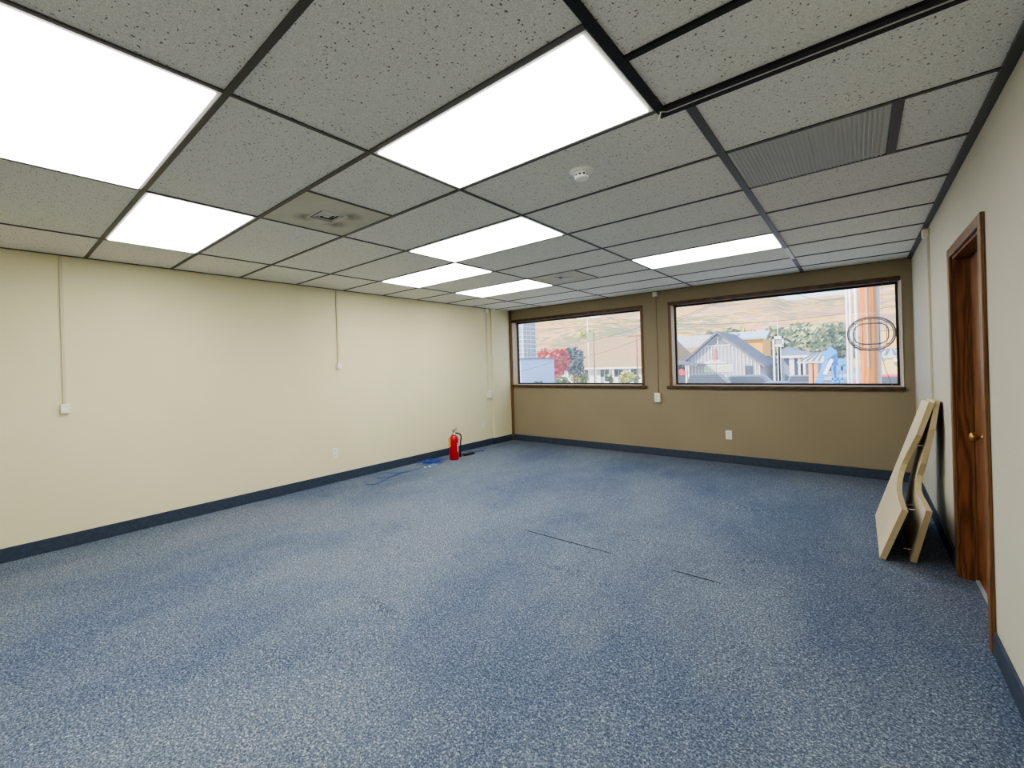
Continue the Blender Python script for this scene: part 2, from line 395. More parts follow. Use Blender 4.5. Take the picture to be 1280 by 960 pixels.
# deeper dark bars where two grids meet near the viewer
db = MB()
db.box(1.099, 1.130, WK, .60, H-.010, H+.004)
for yy in (.222, -.39, -1.0, -1.61, -2.22, -2.83): db.box(1.130, WR-.03, yy-.013, yy+.013, H-.01, H+.004)
db.box(1.10, WR, .596, .622, H-.014, H+.004)
db.box(1.10, WR, .636, .662, H-.014, H+.004)
struct('trim_4', db, teedark, 'black double bar where the two ceiling grids meet')
struct('trim_5', MB().box(1.12, WR-.03, .6225, .6355, H-.006, H).tube([(1.09, .66, H-.018), (1.12, .60, H-.02), (1.135, .625, H-.014), (1.6, .629, H-.012), (2.1, .631, H-.012)], .003, 6), whitemetal, 'thin white metal edge between the black ceiling bars')
struct('trim_6', MB().box(1.225, 1.75, 3.655, 3.668, H-.010, H-.0065).box(1.19, 1.222, 3.72, 4.32, H-.0085, H-.0065), whitemetal, 'pale unpainted stretches of ceiling bar near the right window')
# ribbed grille
gm = mat('grey_ribbed_grille', srgb(186, 186, 180), .6, 0)
g = thing('ceiling_grille', 'grey ribbed metal return air panel in the ceiling near the right wall', 'vent', (1.52, 1.525, H))
MB().box(1.226, 1.817, 1.231, 1.821, H-.003, H-.001).build('panel', gm, g)
rb = MB(); k = 1.235
while k < 1.81: rb.box(k, k+.008, 1.233, 1.818, H-.0062, H-.003); k += .0165
rb.build('rib_pattern', gm, g)

# ceiling lights
LL = ['large lit ceiling light at the top left corner of the view, nearest the left wall of the near pair',
      'large lit ceiling light touching the black bars, beside the smoke detector',
      'lit ceiling light nearest the left wall, above the first wall raceway',
      'lit ceiling light two tiles beyond the square vent, in the middle row',
      'lit ceiling light at the left wall side, third nearest of that row, beyond the middle one',
      'farthest lit ceiling light toward the left window, beside the far vent',
      'wide lit ceiling light in front of the right window',
      'added lit ceiling light, unseen behind the viewer', 'small added lit ceiling light by the right wall, unseen behind the viewer']
LL[4] = 'second farthest lit ceiling light toward the left window, touching the middle one corner to corner'
LL[0] = 'biggest lit ceiling light, cut by the left edge of the photo'
for i, (x0, x1, y0, y1) in enumerate(LIGHTS):
    t = thing('ceiling_light', LL[i], 'ceiling light', ((x0+x1)/2, (y0+y1)/2, H), 'flat panel lights in the ceiling grid')
    f = .018; e = .008; a, b, c_, d_ = x0+e, x1-e, y0+e+.003, y1-e-.003
    fr = MB(); fr.box(a, a+f, c_, d_, H-.004, H+.02).box(b-f, b, c_, d_, H-.004, H+.02).box(a+f, b-f, c_, c_+f, H-.004, H+.02).box(a+f, b-f, d_-f, d_, H-.004, H+.02)
    fr.build('frame', whitemetal, t)
    MB().box(a+f, b-f, c_+f, d_-f, H-.009, H+.010).build('diffuser', glow, t)
    MB().box(a, b, c_, d_, H+.021, H+.07).build('housing', whitemetal, t)

def vent(x0, x1, y0, y1, label):
    cx_, cy_ = (x0+x1)/2, (y0+y1)/2
    t = thing('ceiling_vent', label, 'vent', (cx_, cy_, H), 'square air diffusers')
    MB().box(x0-.0, x1+.0, y0, y1, H+.05, H+.055).build('backing', darkslot, t)
    sd = MB(); sd.box(x0-.004, x0, y0-.004, y1+.004, H+.0, H+.05).box(x1, x1+.004, y0-.004, y1+.004, H, H+.05).box(x0, x1, y0-.004, y0, H, H+.05).box(x0, x1, y1, y1+.004, H, H+.05)
    sd.build('duct_collar', darkslot, t)
    def ring(h0, zlo, h1, zhi):
        mb = MB(); q = [(cx_-h0, cy_-h0, zlo), (cx_+h0, cy_-h0, zlo), (cx_+h0, cy_+h0, zlo), (cx_-h0, cy_+h0, zlo)]
        p = [(cx_-h1, cy_-h1, zhi), (cx_+h1, cy_-h1, zhi), (cx_+h1, cy_+h1, zhi), (cx_-h1, cy_+h1, zhi)]
        mb.add(q+p, [(i, (i+1) % 4, 4+(i+1) % 4, 4+i) for i in range(4)]); return mb
    hw = (x1-x0)/2
    r0 = ring(hw+.012, H-.004, hw-.001, H-.004); r0.add(*(lambda r: (r.v, r.f))(ring(hw-.001, H-.004, hw-.008, H+.012))); r0.build('outer_rim', whitemetal, t)
    for k in range(3):
        o = hw-.018-.020*k
        ring(o, H+.003, o-.012, H-.001).build('slat', whitemetal, t)
    MB().box(cx_-.018, cx_+.018, cy_-.018, cy_+.018, H-.003, H-.001).build('centre_plate', whitemetal, t)
vent(-1.0, -.83, .215, .40, 'square slatted vent with dirty smudges, in the beige panel nearer the viewer')
vent(-.97, -.79, 3.20, 3.38, 'small square vent far off, beside the farthest light')
# grime around the vents
gr = mat('grime_smudge', srgb(120, 114, 98), .9)
def smudge(cx_, cy_, dx, dy, s):
    mb = MB(); n = 14; vs_ = [(cx_, cy_, H-.0022)]
    for k in range(n):
        a = 2*PI*k/n; r = s*(1+.25*math.sin(3*a+cx_*9)); vs_.append((cx_+dx*r*math.cos(a), cy_+dy*r*math.sin(a), H-.0022))
    mb.add(vs_, [(0, 1+k, 1+(k+1) % n) for k in range(n)]); return mb
# soft dirt halo as a material on a thin sheet
def halo_mat():
    mt = bpy.data.materials.new('vent_dirt_halo'); mt.use_nodes = True; nt = mt.node_tree; N, L = nt.nodes, nt.links
    b = N['Principled BSDF']; b.inputs['Base Color'].default_value = srgb(70, 66, 56); b.inputs['Roughness'].default_value = .9
    tc = N.new('ShaderNodeTexCoord'); mp = N.new('ShaderNodeMapping'); mp.inputs['Location'].default_value = (-.5*0, 0, 0)
    gd = N.new('ShaderNodeTexGradient'); gd.gradient_type = 'SPHERICAL'
    mp.inputs['Scale'].default_value = (11, 11, 11); L.new(tc.outputs['Object'], mp.inputs['Vector']); L.new(mp.outputs[0], gd.inputs[0])
    nz = N.new('ShaderNodeTexNoise'); nz.inputs['Scale'].default_value = 25; L.new(tc.outputs['Object'], nz.inputs['Vector'])
    mu = N.new('ShaderNodeMath'); mu.operation = 'MULTIPLY'; L.new(gd.outputs['Fac'], mu.inputs[0]); L.new(nz.outputs['Fac'], mu.inputs[1])
    m2 = N.new('ShaderNodeMath'); m2.operation = 'MULTIPLY'; m2.inputs[1].default_value = .75; L.new(mu.outputs[0], m2.inputs[0]); L.new(m2.outputs[0], b.inputs['Alpha'])
    return mt
hm = halo_mat()
for (cx_, cy_) in ((-1.02, .205), (-.805, .425), (-1.01, .425)):
    mb = MB().quad((-.09, -.09, 0), (.09, -.09, 0), (.09, .09, 0), (-.09, .09, 0))
    o = mb.build('ceiling_dirt', hm); o.location = (cx_, cy_, H-.0022); o['kind'] = 'structure'; o['category'] = 'ceiling'; o['label'] = 'dark dust smudge beside the vent'

# smoke detector
t = thing('smoke_detector', 'round white smoke detector on the ceiling beyond the large light', 'smoke detector', (.616, .892, H))
MB().lathe([(.062, 0), (.062, -.006), (.055, -.014), (.040, -.017)], (.616, .892, H), 36).build('base', white, t, smooth=False)
MB().lathe([(.041, -.016), (.041, -.022), (.038, -.024)], (.616, .892, H), 36).build('neck', white, t)
MB().lathe([(.033, -.020), (.033, -.036)], (.616, .892, H), 36).build('sensor_chamber', darkslot, t)
rbm = MB()
for k in range(10):
    a = 2*PI*k/10+.2; ca, sa = math.cos(a), math.sin(a); r = .036
    p = [(.616+r*math.cos(a+q), .892+r*math.sin(a+q)) for q in (-.14, .14)]; p2 = [(.616+.031*math.cos(a+q), .892+.031*math.sin(a+q)) for q in (.14, -.14)]
    rbm.prism([(x, y, H-.037) for x, y in p+p2], (0, 0, .014))
rbm.build('chamber_ribs', white, t)
MB().lathe([(.037, -.034), (.038, -.038), (.034, -.046), (.020, -.050)], (.616, .892, H), 36).build('cap', white, t)

# ------------------------------------------------------------------ wall raceways and outlets
def faceplate(root, p, normal, w, h, device='duplex', name='faceplate'):
    """normal 'x+','x-','y-' : plate on that wall, centred at p"""
    x, y, z = p
    def bx(mb, u0, u1, z0, z1, d0, d1):
        if normal == 'x+': mb.box(x+d0, x+d1, y+u0, y+u1, z+z0, z+z1)
        elif normal == 'x-': mb.box(x-d1, x-d0, y+u0, y+u1, z+z0, z+z1)
        else: mb.box(x+u0, x+u1, y-d1, y-d0, z+z0, z+z1)
    mb = MB(); bx(mb, -w/2, w/2, -h/2, h/2, 0, .006); mb.build(name, ivory, root, bevel=.0015)
    for s in (-1, 1):
        mb = MB(); bx(mb, -w*.24, w*.24, s*h*.22-h*.12, s*h*.22+h*.12, .006, .008); so = mb.build('socket', white, root)
        mb = MB()
        bx(mb, -w*.13, -w*.08, s*h*.22-.004, s*h*.22+.010, .008, .0085); bx(mb, w*.08, w*.13, s*h*.22-.004, s*h*.22+.010, .008, .0085); bx(mb, -.003, .003, s*h*.22-.014, s*h*.22-.008, .008, .0085)
        mb.build('socket_slots', darkslot, so)
def outlet(p, normal, label):
    t = thing('wall_outlet', label, 'outlet', p); faceplate(t, p, normal, .072, .118); return t
outlet((WL, 1.652, .362), 'x+', 'ivory wall outlet low on the left wall, below the middle raceway')
outlet((WL, 4.48, .37), 'x+', 'cream outlet low on the left wall beside the shallow pilaster')
outlet((.375, WB, .372), 'y-', 'ivory wall outlet low under the right window')

rwc = mat('cream_raceway', srgb(206, 198, 166), .6)
def raceway(label, normal, a, ztop, zbot, bw, bh_, bd, top=False, device=False, cm=None, plain=False):
    cm = cm or cream
    if normal == 'x+': base = (WL, a, zbot)
    elif normal == 'x-': base = (WR, a, zbot)
    else: base = (a, WB, zbot)
    t = thing('wire_raceway', label, 'raceway', base, None)
    def bx(u0, u1, z0_, z1_, dd):
        mb = MB()
        if normal == 'x+': mb.box(WL, WL+dd, a+u0, a+u1, z0_, z1_)
        elif normal == 'x-': mb.box(WR-dd, WR, a+u0, a+u1, z0_, z1_)
        else: mb.box(a+u0, a+u1, WB-dd, WB, z0_, z1_)
        return mb
    bx(-.011, .011, zbot, ztop, .015).build('channel', rwc if cm is cream else cm, t, bevel=.003)
    if top: bx(-.03, .03, ztop-.065, ztop, .04).build('elbow_fitting', ivory, t, bevel=.006)
    if not plain:
        bx(-bw/2, bw/2, zbot-bh_, zbot, bd).build('junction_box', ivory if not device else cream, t, bevel=.004)
        if device:
            p = {'x+': (WL+bd, a, zbot-bh_/2), 'x-': (WR-bd, a, zbot-bh_/2), 'y-': (a, WB-bd, zbot-bh_/2)}[normal]
            faceplate(t, p, normal, bw*.95, bh_*.95)
        else:
            mb = MB()
            if normal == 'x+': mb.box(WL+bd, WL+bd+.003, a-bw*.3, a+bw*.3, zbot-bh_*.75, zbot-bh_*.35)
            mb.build('jack_cover', white, t)
raceway('thin cream raceway nearest the viewer on the left wall, ending in a small white box', 'x+', -.765, H-.01, 1.17, .055, .075, .04)
raceway('short thin cable raceway at the middle of the left wall with a small white box', 'x+', 1.735, H-.01, 1.475, .055, .075, .04)
raceway('cream raceway beside the shallow pilaster ending in an ivory outlet box', 'x+', 4.64, H-.008, .95, .10, .13, .045, top=True, device=True)
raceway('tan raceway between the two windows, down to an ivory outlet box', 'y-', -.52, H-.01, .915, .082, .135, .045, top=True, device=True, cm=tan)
raceway('pale raceway on the right wall dropping behind the leaning boards', 'x-', 3.78, H-.03, .95, .08, .11, .045, top=True, device=True, cm=pale)

# ------------------------------------------------------------------ fire extinguisher
ex, ey = -2.89, 3.43
t = thing('fire_extinguisher', 'red fire extinguisher standing on the carpet by the left wall', 'fire extinguisher', (ex, ey, 0))
MB().lathe([(.062, .004), (.068, .0), (.070, .012), (.070, .285), (.066, .315), (.052, .343), (.030, .362), (.020, .372)], (ex, ey, .002), 36).build('cylinder', red, t, smooth=True)
MB().lathe([(.019, .368), (.021, .372), (.021, .392), (.015, .396), (.015, .412)], (ex, ey, 0), 20).build('valve', chrome, t, smooth=False)
hd = MB(); hd.prism([(ex-.012, ey-.018, .412), (ex-.012, ey+.075, .428), (ex-.012, ey+.078, .434), (ex-.012, ey-.018, .422)], (.024, 0, 0)); hd.build('carry_handle', chrome, t)
hd = MB(); hd.prism([(ex-.011, ey-.022, .424), (ex-.011, ey+.070, .462), (ex-.011, ey+.070, .468), (ex-.011, ey-.024, .434)], (.022, 0, 0)); hd.build('squeeze_lever', chrome, t)
gauge = MB().lathe([(.016, 0), (.016, .010), (.013, .012)], (0, 0, 0), 20); gauge.v = [(ex+.018+z, ey-.006+x, .386+y) for x, y, z in gauge.v]; gauge.build('pressure_gauge', white, t)
hp = [(ex+.012, ey+.005, .392)]
for k in range(1, 13):
    a = k/12*PI*.5
    hp.append((ex+.035+.03*math.sin(a*1.2), ey+.02+.075*math.sin(a), .392-.06*(1-math.cos(a))*1.2))
hp += [(ex+.062, ey+.088, .28), (ex+.05, ey+.09, .2), (ex+.045, ey+.09, .13)]
MB().tube(hp, .010, 8).build('hose', black, t, smooth=True)
MB().tube([(ex+.045, ey+.09, .14), (ex+.042, ey+.09, .10), (ex+.038, ey+.092, .03)], [.011, .014, .022], 12).build('nozzle', black, t, smooth=True)
lab = MB(); n = 10
for k in range(n):
    a0 = -1.2+k*.13; a1 = a0+.13
    lab.quad(*[(ex+.0706*math.cos(a), ey+.0706*math.sin(a), z) for a, z in ((a0, .1), (a1, .1), (a1, .24), (a0, .24))])
lab = MB()
for k in range(4):
    a0 = .05+k*.07; a1 = a0+.07
    lab.quad(*[(ex+.0708*math.cos(a), ey+.0708*math.sin(a), z) for a, z in ((a0, .12), (a1, .12), (a1, .25), (a0, .25))])
lab.build('label', white, t)
tg = MB().prism([(ex-.035, ey-.080, .20), (ex+.018, ey-.088, .20), (ex+.018, ey-.088, .325), (ex-.035, ey-.080, .325)], (.002, -.002, 0)); tg.build('inspection_tag', mat('yellow_card', srgb(226, 188, 108), .7), t)
MB().tube([(ex-.008, ey-.083, .322), (ex, ey-.05, .37), (ex+.005, ey-.02, .39)], .0015, 5).build('tag_string', white, t)

# cables
def wob(cx_, cy_, r, turns, seed, z=.006, asp=1.0, dz=.004):
    rnd = random.Random(seed); P = []; n = int(turns*22)
    ph = rnd.random()*6
    for k in range(n):
        a = 2*PI*k/22; rr = r*(.75+.3*math.sin(a*.37+ph)+.15*math.sin(a*2.3+seed))
        P.append((cx_+rr*math.cos(a)*asp+.03*math.sin(a*.21+ph), cy_+rr*math.sin(a)*1.5+.05*math.sin(a*.17+seed), z+dz*(k/22)+.012*abs(math.sin(a*.9+ph))))
    return P
t = thing('network_cable', 'tangled pile of bright blue network cable against the baseboard beside the fire extinguisher', 'cable', (-3.0, 3.2, 0))
MB().tube(wob(-2.98, 3.08, .12, 7, 3, asp=.9), .0036, 6).build('coil', bluecable, t, smooth=True)
MB().tube(wob(-2.99, 3.02, .09, 4, 8, z=.02, asp=.8), .0033, 6).build('coil', bluecable, t, smooth=True)
MB().tube(wob(-2.93, 3.02, .14, 2, 5, asp=.9), .0035, 6).build('pale_loop', palecable, t, smooth=True)
for (x, y, r) in ((-2.86, 2.80, .3), (-2.83, 2.86, .9), (-3.06, 3.02, 1.4)):
    MB().prism([(x, y, .004), (x+.03*math.cos(r), y+.03*math.sin(r), .004), (x+.03*math.cos(r)-.012*math.sin(r), y+.03*math.sin(r)+.012*math.cos(r), .004), (x-.012*math.sin(r), y+.012*math.cos(r), .004)], (0, 0, .009)).build('plug', white, t)
def smooth_path(P, n=8):
    P = [Vector(p) for p in P]; out = []
    for i in range(len(P)-1):
        p0, p1, p2, p3 = P[max(i-1, 0)], P[i], P[i+1], P[min(i+2, len(P)-1)]
        for k in range(n):
            s = k/n; out.append(.5*((2*p1)+(-p0+p2)*s+(2*p0-5*p1+4*p2-p3)*s*s+(-p0+3*p1-3*p2+p3)*s**3))
    out.append(P[-1]); return out
t = tag(MB().tube(smooth_path([(-2.9, 2.9, .006), (-2.88, 2.72, .006), (-2.85, 2.55, .006), (-2.92, 2.38, .006), (-3.03, 2.32, .006), (-3.06, 2.2, .006), (-2.93, 2.08, .006), (-2.82, 2.2, .008), (-2.84, 2.40, .012), (-2.9, 2.34, .008), (-2.78, 2.12, .006), (-2.72, 1.98, .006), (-2.70, 1.86, .006), (-2.80, 1.80, .006)]), .003, 6).build('network_cable', bluecable, smooth=True),
        'single thin blue cable looping away from the pile toward the viewer', 'cable')
t = thing('power_adapter', 'small black power adapter with cord lying right of the fire extinguisher', 'adapter', (-2.94, 3.78, 0))
MB().box(-2.98, -2.90, 3.70, 3.90, 0, .028).build('brick', black, t, bevel=.006)
MB().tube(smooth_path([(-2.94, 3.9, .01), (-2.95, 4.0, .005), (-3.02, 4.12, .005), (-2.95, 4.2, .005), (-2.98, 4.05, .005), (-3.1, 3.95, .005)]), .003, 6).build('cord', bluecable, t, smooth=True)

# ------------------------------------------------------------------ leaning boards
def lean(name, label, P, dx, dz, shape, th):
    L_ = math.hypot(dx, dz); e1 = Vector((0, 1, 0)); e2 = Vector((dx/L_, 0, dz/L_)); nrm = Vector((dz/L_, 0, -dx/L_))
    P = Vector(P)
    t = thing(name, label, 'board', P, 'cut boards leaning on the right wall')
    pts = [P+e1*s_+e2*h_ for s_, h_ in shape]
    zmin = min(0, min((p+nrm*th).z for p in pts)); lift = Vector((0, 0, -zmin+.001))
    pts = [p+lift for p in pts]
    n = len(pts); e = .0008
    MB().prism([p+nrm*e for p in pts], nrm*(th-2*e)).build('core', boardedge, t)
    MB().add(pts+[p+nrm*e for p in pts], [tuple(range(n))]).build('face', board, t)
    q = [p+nrm*(th-e) for p in pts]; MB().add(q+[p+nrm*e for p in q], [tuple(range(n, 2*n))]).build('back_face', boardback, t)
    return t, e1, e2, nrm
S1 = [(0, 0), (-.12, .393), (.05, .389), (.16, .387), (.28, .388), (.39, .393), (.51, .415), (.60, .452), (.65, .50), (.66, .555), (.60, .66), (.49, .81), (.50, 1.057), (.90, 1.040), (1.045, 0)]
b1, e1, e2, nr = lean('cut_board', 'cream L-shaped board leaning in front, its wide foot on the carpet', (1.767, 2.735, 0), .28, .97, S1, .032)
pegs = MB()
for s_, h_ in ((.06, .06), (.12, .34)):
    p = Vector((1.80, 2.735, .01))+e1*s_+e2*h_+nr*.005; MB().tube([p, p+Vector((.05, -.01, .0))], .0035, 6).build('dowel_pin', chrome, b1)
S2 = [(0, 0), (-.17, .400), (0, .395), (.099, .393), (.28, .384), (.44, .390), (.52, .425), (.545, .48), (.478, .581), (.418, .842), (.473, 1.04), (.90, 1.03), (.92, 0)]
b2, e1, e2, nr = lean('cut_board', 'cream L-shaped board leaning against the wall behind the first one', (1.918, 2.79, 0), .172, 1.02, S2, .03)
pegs = MB()
for s_, h_ in ((.05, .06), (.3, .30), (.5, .7)):
    p = Vector((1.918, 2.79, .01))+e1*s_+e2*h_; pegs.tube([p, p+Vector((-.04, -.005, .0))], .0035, 6); pegs.build('dowel_pin', chrome, b2); pegs = MB()

# ------------------------------------------------------------------ oval sign in the window
greytube = mat('grey_unlit_tube', srgb(150, 150, 158), .25)
signback = mat('dark_sign_frame', srgb(150, 150, 158), .4)
sx, sy, sz = 1.80, WB+.12, 1.61
t = thing('oval_sign', 'unlit grey oval tube sign hanging inside the right window', 'sign', (sx, sy, sz))
def oval(rx, rz, r, dy, sq=2.0):
    P = []
    for k in range(49):
        a = 2*PI*k/48; ca, sa = math.cos(a), math.sin(a); f = lambda v: math.copysign(abs(v)**(2/sq), v)
        P.append((sx+rx*f(ca), sy+dy, sz+rz*f(sa)))
    return MB().tube(P, r, 8, cap=False)
oval(.20, .185, .008, 0, 2.2).build('outer_tube', signback, t, smooth=True)
oval(.185, .168, .005, -.012, 2.2).build('middle_tube', greytube, t, smooth=True)
oval(.145, .115, .006, -.008, 3.2).build('inner_tube', greytube, t, smooth=True)
fr = MB()
for dx_ in (-.13, -.07, .0, .07, .13): fr.tube([(sx+dx_, sy+.006, sz-.16*(1-(dx_/.2)**2)**.5), (sx+dx_, sy+.006, sz+.165*(1-(dx_/.2)**2)**.5)], .0035, 6)
for dz_ in (-.12, .12): fr.tube([(sx-.15, sy+.006, sz+dz_), (sx+.15, sy+.006, sz+dz_)], .0035, 6)
fr.build('support_grid', signback, t)
for s_ in (-1, 1): MB().tube([(sx+s_*.10, sy, sz+.16), (sx+s_*.10, sy, WZ[1]-.008)], .0015, 5).build('hanging_wire', signback, t)
MB().tube(smooth_path([(sx-.17, sy+.01, sz-.09), (sx-.12, sy+.01, sz-.17), (sx-.02, sy+.01, sz-.19), (sx+.07, sy+.01, sz-.20), (sx+.10, sy+.01, sz-.35), (sx+.16, sy+.01, WZ[0]+.01)]), .003, 6).build('power_cord', signback, t, smooth=True)

# ================================================================== outdoors
def omat(name, c, rough=.85, **k): return mat(name, c, rough, **k)
asphalt = omat('pale_asphalt', srgb(176, 176, 178), noise=(.6, srgb(160, 160, 164), 4))
grass = omat('dry_grass', srgb(176, 182, 110), noise=(1.5, srgb(150, 160, 90), 4))
def hill_mat():
    mt = mat('dry_hillside', srgb(214, 176, 128), .95)
    nt = mt.node_tree; b = nt.nodes['Principled BSDF']; tc = nt.nodes['Texture Coordinate']; N, L = nt.nodes, nt.links
    n1 = N.new('ShaderNodeTexNoise'); n1.inputs['Scale'].default_value = .035; n1.inputs['Detail'].default_value = 8; n1.inputs['Roughness'].default_value = .65
    mp = N.new('ShaderNodeMapping'); mp.inputs['Scale'].default_value = (.7, .5, 1.5); mp.inputs['Rotation'].default_value = (0, .06, 0)
    L.new(tc.outputs['Object'], mp.inputs['Vector']); L.new(mp.outputs[0], n1.inputs['Vector'])
    r = N.new('ShaderNodeValToRGB'); cr = r.color_ramp
    cr.elements[0].position = .32; cr.elements[0].color = srgb(120, 112, 112)
    cr.elements[1].position = .68; cr.elements[1].color = srgb(222, 178, 138)
    for p, c_ in ((.42, srgb(176, 128, 104)), (.50, srgb(216, 168, 84)), (.58, srgb(218, 150, 116))):
        e = cr.elements.new(p); e.color = c_
    L.new(n1.outputs['Fac'], r.inputs['Fac'])
    v = N.new('ShaderNodeTexVoronoi'); v.inputs['Scale'].default_value = .17; L.new(tc.outputs['Object'], v.inputs['Vector'])
    n3 = N.new('ShaderNodeTexNoise'); n3.inputs['Scale'].default_value = .012; n3.inputs['Detail'].default_value = 3; L.new(tc.outputs['Object'], n3.inputs['Vector'])
    th = N.new('ShaderNodeMath'); th.operation = 'MULTIPLY_ADD'; th.inputs[1].default_value = 2.2; th.inputs[2].default_value = -.75; L.new(n3.outputs['Fac'], th.inputs[0])
    lt = N.new('ShaderNodeMath'); lt.operation = 'LESS_THAN'; L.new(v.outputs['Distance'], lt.inputs[0]); L.new(th.outputs[0], lt.inputs[1])
    mx = N.new('ShaderNodeMix'); mx.data_type = 'RGBA'; L.new(lt.outputs[0], mx.inputs[0]); L.new(r.outputs['Color'], mx.inputs[6]); mx.inputs[7].default_value = srgb(128, 128, 84)
    L.new(mx.outputs[2], b.inputs['Base Color'])
    return mt
def lerp_tab(tab, u):
    if u <= tab[0][0]: return tab[0][1]
    for (a, va), (b, vb) in zip(tab, tab[1:]):
        if u <= b:
            s = (u-a)/(b-a); s = s*s*(3-2*s); return va+(vb-va)*s
    return tab[-1][1]
RIDGE = [(-1.2, .17), (-.7, .165), (-.5, .15), (-.36, .128), (-.30, .138), (-.2, .128), (-.13, .122), (-.09, .1085), (-.012, .109), (.03, .125), (.1, .135), (.4, .14)]
def build_hill():
    us = [-1.25+i*.0125 for i in range(140)]; Ys = [150, 165, 185, 210, 240, 275, 315, 360, 410, 470, 540, 610, 680, 740, 800]
    mb = MB()
    for Y in Ys:
        for u in us:
            s = (Y-150)/590; x = CAM[0]+u*Y
            top = lerp_tab(RIDGE, u)*740
            z = GZ+(top-GZ)*(min(s, 1)**.85) if s <= 1 else top-(Y-740)*.25
            amp = 9*min(1, s*2)*(1-.8*(s > .95))
            z += amp*mnoise.fractal(Vector((x*.008, Y*.008, 3)), 1, 2, 4) if s < .98 else 1.5*mnoise.noise(Vector((x*.02, 0, 5)))
            mb.v.append((x, Y, z))
    n = len(us)
    mb.f = [(j*n+i, j*n+i+1, (j+1)*n+i+1, (j+1)*n+i) for j in range(len(Ys)-1) for i in range(n-1)]
    return struct('hillside', mb, hill_mat(), 'dry golden and pink hillside beyond the town', smooth=True)
build_hill()
struct('ground', MB().box(-230, 120, WB+.6, 152, GZ-.2, GZ), asphalt, 'pale street and car park outside')
struct('lawn', MB().box(-60, -16, 52, 60, GZ, GZ+.06), grass, 'strip of grass in front of the house')

# --- buildings
def gable_house(name, label, x0, x1, y0, y1, zeave, zridge, wallm, roofm, over=.8, axis='y', cat='building'):
    t = thing(name, label, cat, ((x0+x1)/2, (y0+y1)/2, GZ))
    xm, ym = (x0+x1)/2, (y0+y1)/2
    if axis == 'y':
        MB().prism([(x0, y0, GZ), (x1, y0, GZ), (x1, y0, zeave), (xm, y0, zridge-.1), (x0, y0, zeave)], (0, y1-y0, 0)).build('wall', wallm, t)
        k = (zridge-zeave)/(xm-x0); th = .28
        rf = MB()
        for s, xe in ((-1, x0-over), (1, x1+over)):
            ze = zeave-k*over
            rf.prism([(xm, y0-over, zridge), (xe, y0-over, ze), (xe, y0-over, ze+th), (xm, y0-over, zridge+th)], (0, y1-y0+2*over, 0))
        rf.build('roof', roofm, t)
    else:
        MB().prism([(x0, y0, GZ), (x0, y1, GZ), (x0, y1, zeave), (x0, ym, zridge-.1), (x0, y0, zeave)], (x1-x0, 0, 0)).build('wall', wallm, t)
        k = (zridge-zeave)/(ym-y0); th = .25; rf = MB()
        for s, ye in ((-1, y0-over), (1, y1+over)):
            ze = zeave-k*over; hip = (zridge-zeave)*.9
            rf.prism([(x0-over, ym, zridge), (x0-over, ye, ze), (x0-over, ye, ze+th), (x0-over, ym, zridge+th)], (x1-x0+2*over, 0, 0))
        rf.build('roof', roofm, t)
    return t
barnwall = omat('grey_board_and_batten', srgb(168, 165, 170))
batten = omat('white_batten', srgb(226, 222, 220))
slate = omat('grey_shingle', srgb(112, 114, 126), noise=(2, srgb(90, 92, 104), 4))
tanroof = omat('tan_shingle', srgb(172, 138, 100), noise=(3, srgb(158, 126, 92), 4))
whitewall = omat('white_siding', srgb(232, 230, 226))
windowdark = omat('dark_window_pane', srgb(70, 76, 88), .2)
windowlit = omat('greenish_window_pane', srgb(196, 206, 168), .3)

# left house, big tan hip roof
Yh = 62
A = at(700, 460, Yh); B = at(812, 459, Yh); rt = at(735, 437, Yh+6)
ez = (A.z+B.z)/2; rz = at(770, 421, Yh+6).z
t = thing('ranch_house', 'long low white house with a broad tan shingle roof, in the left window', 'house', ((A.x+B.x)/2, Yh, GZ))
hx0, hx1 = A.x, B.x+4
MB().box(hx0+.7, hx1-.7, Yh+.8, Yh+11, GZ, ez+.1).build('wall', whitewall, t)
rxl = at(727, 430, Yh+6).x
rf = MB().add([(hx0, Yh, ez), (hx1, Yh, ez), (hx1, Yh+12, ez), (hx0, Yh+12, ez), (rxl, Yh+6, rz), (hx1-3, Yh+6, rz)], [(0, 1, 5, 4), (1, 2, 5), (2, 3, 4, 5), (3, 0, 4), (0, 3, 2, 1)])
rf.build('roof', tanroof, t)
MB().box(hx0, hx1, Yh-.05, Yh+.02, ez-.22, ez+.02).build('gutter', whitewall, t)
xx = hx0+1.1; i = 0
while xx+1.4 < hx1-1:
    wd = MB().box(xx, xx+1.35, Yh+.74, Yh+.82, ez-1.45, ez-.35).build('window', windowdark, t)
    MB().box(xx+.65, xx+.7, Yh+.70, Yh+.74, ez-1.45, ez-.35).build('mullion', whitewall, wd)
    xx += 2.25 if i % 3 != 1 else 3.4; i += 1
for px in (744, 766, 787): 
    p = at(px, 470, Yh); MB().box(p.x-.12, p.x+.12, Yh+.1, Yh+.35, GZ, ez).build('porch_post', whitewall, t)

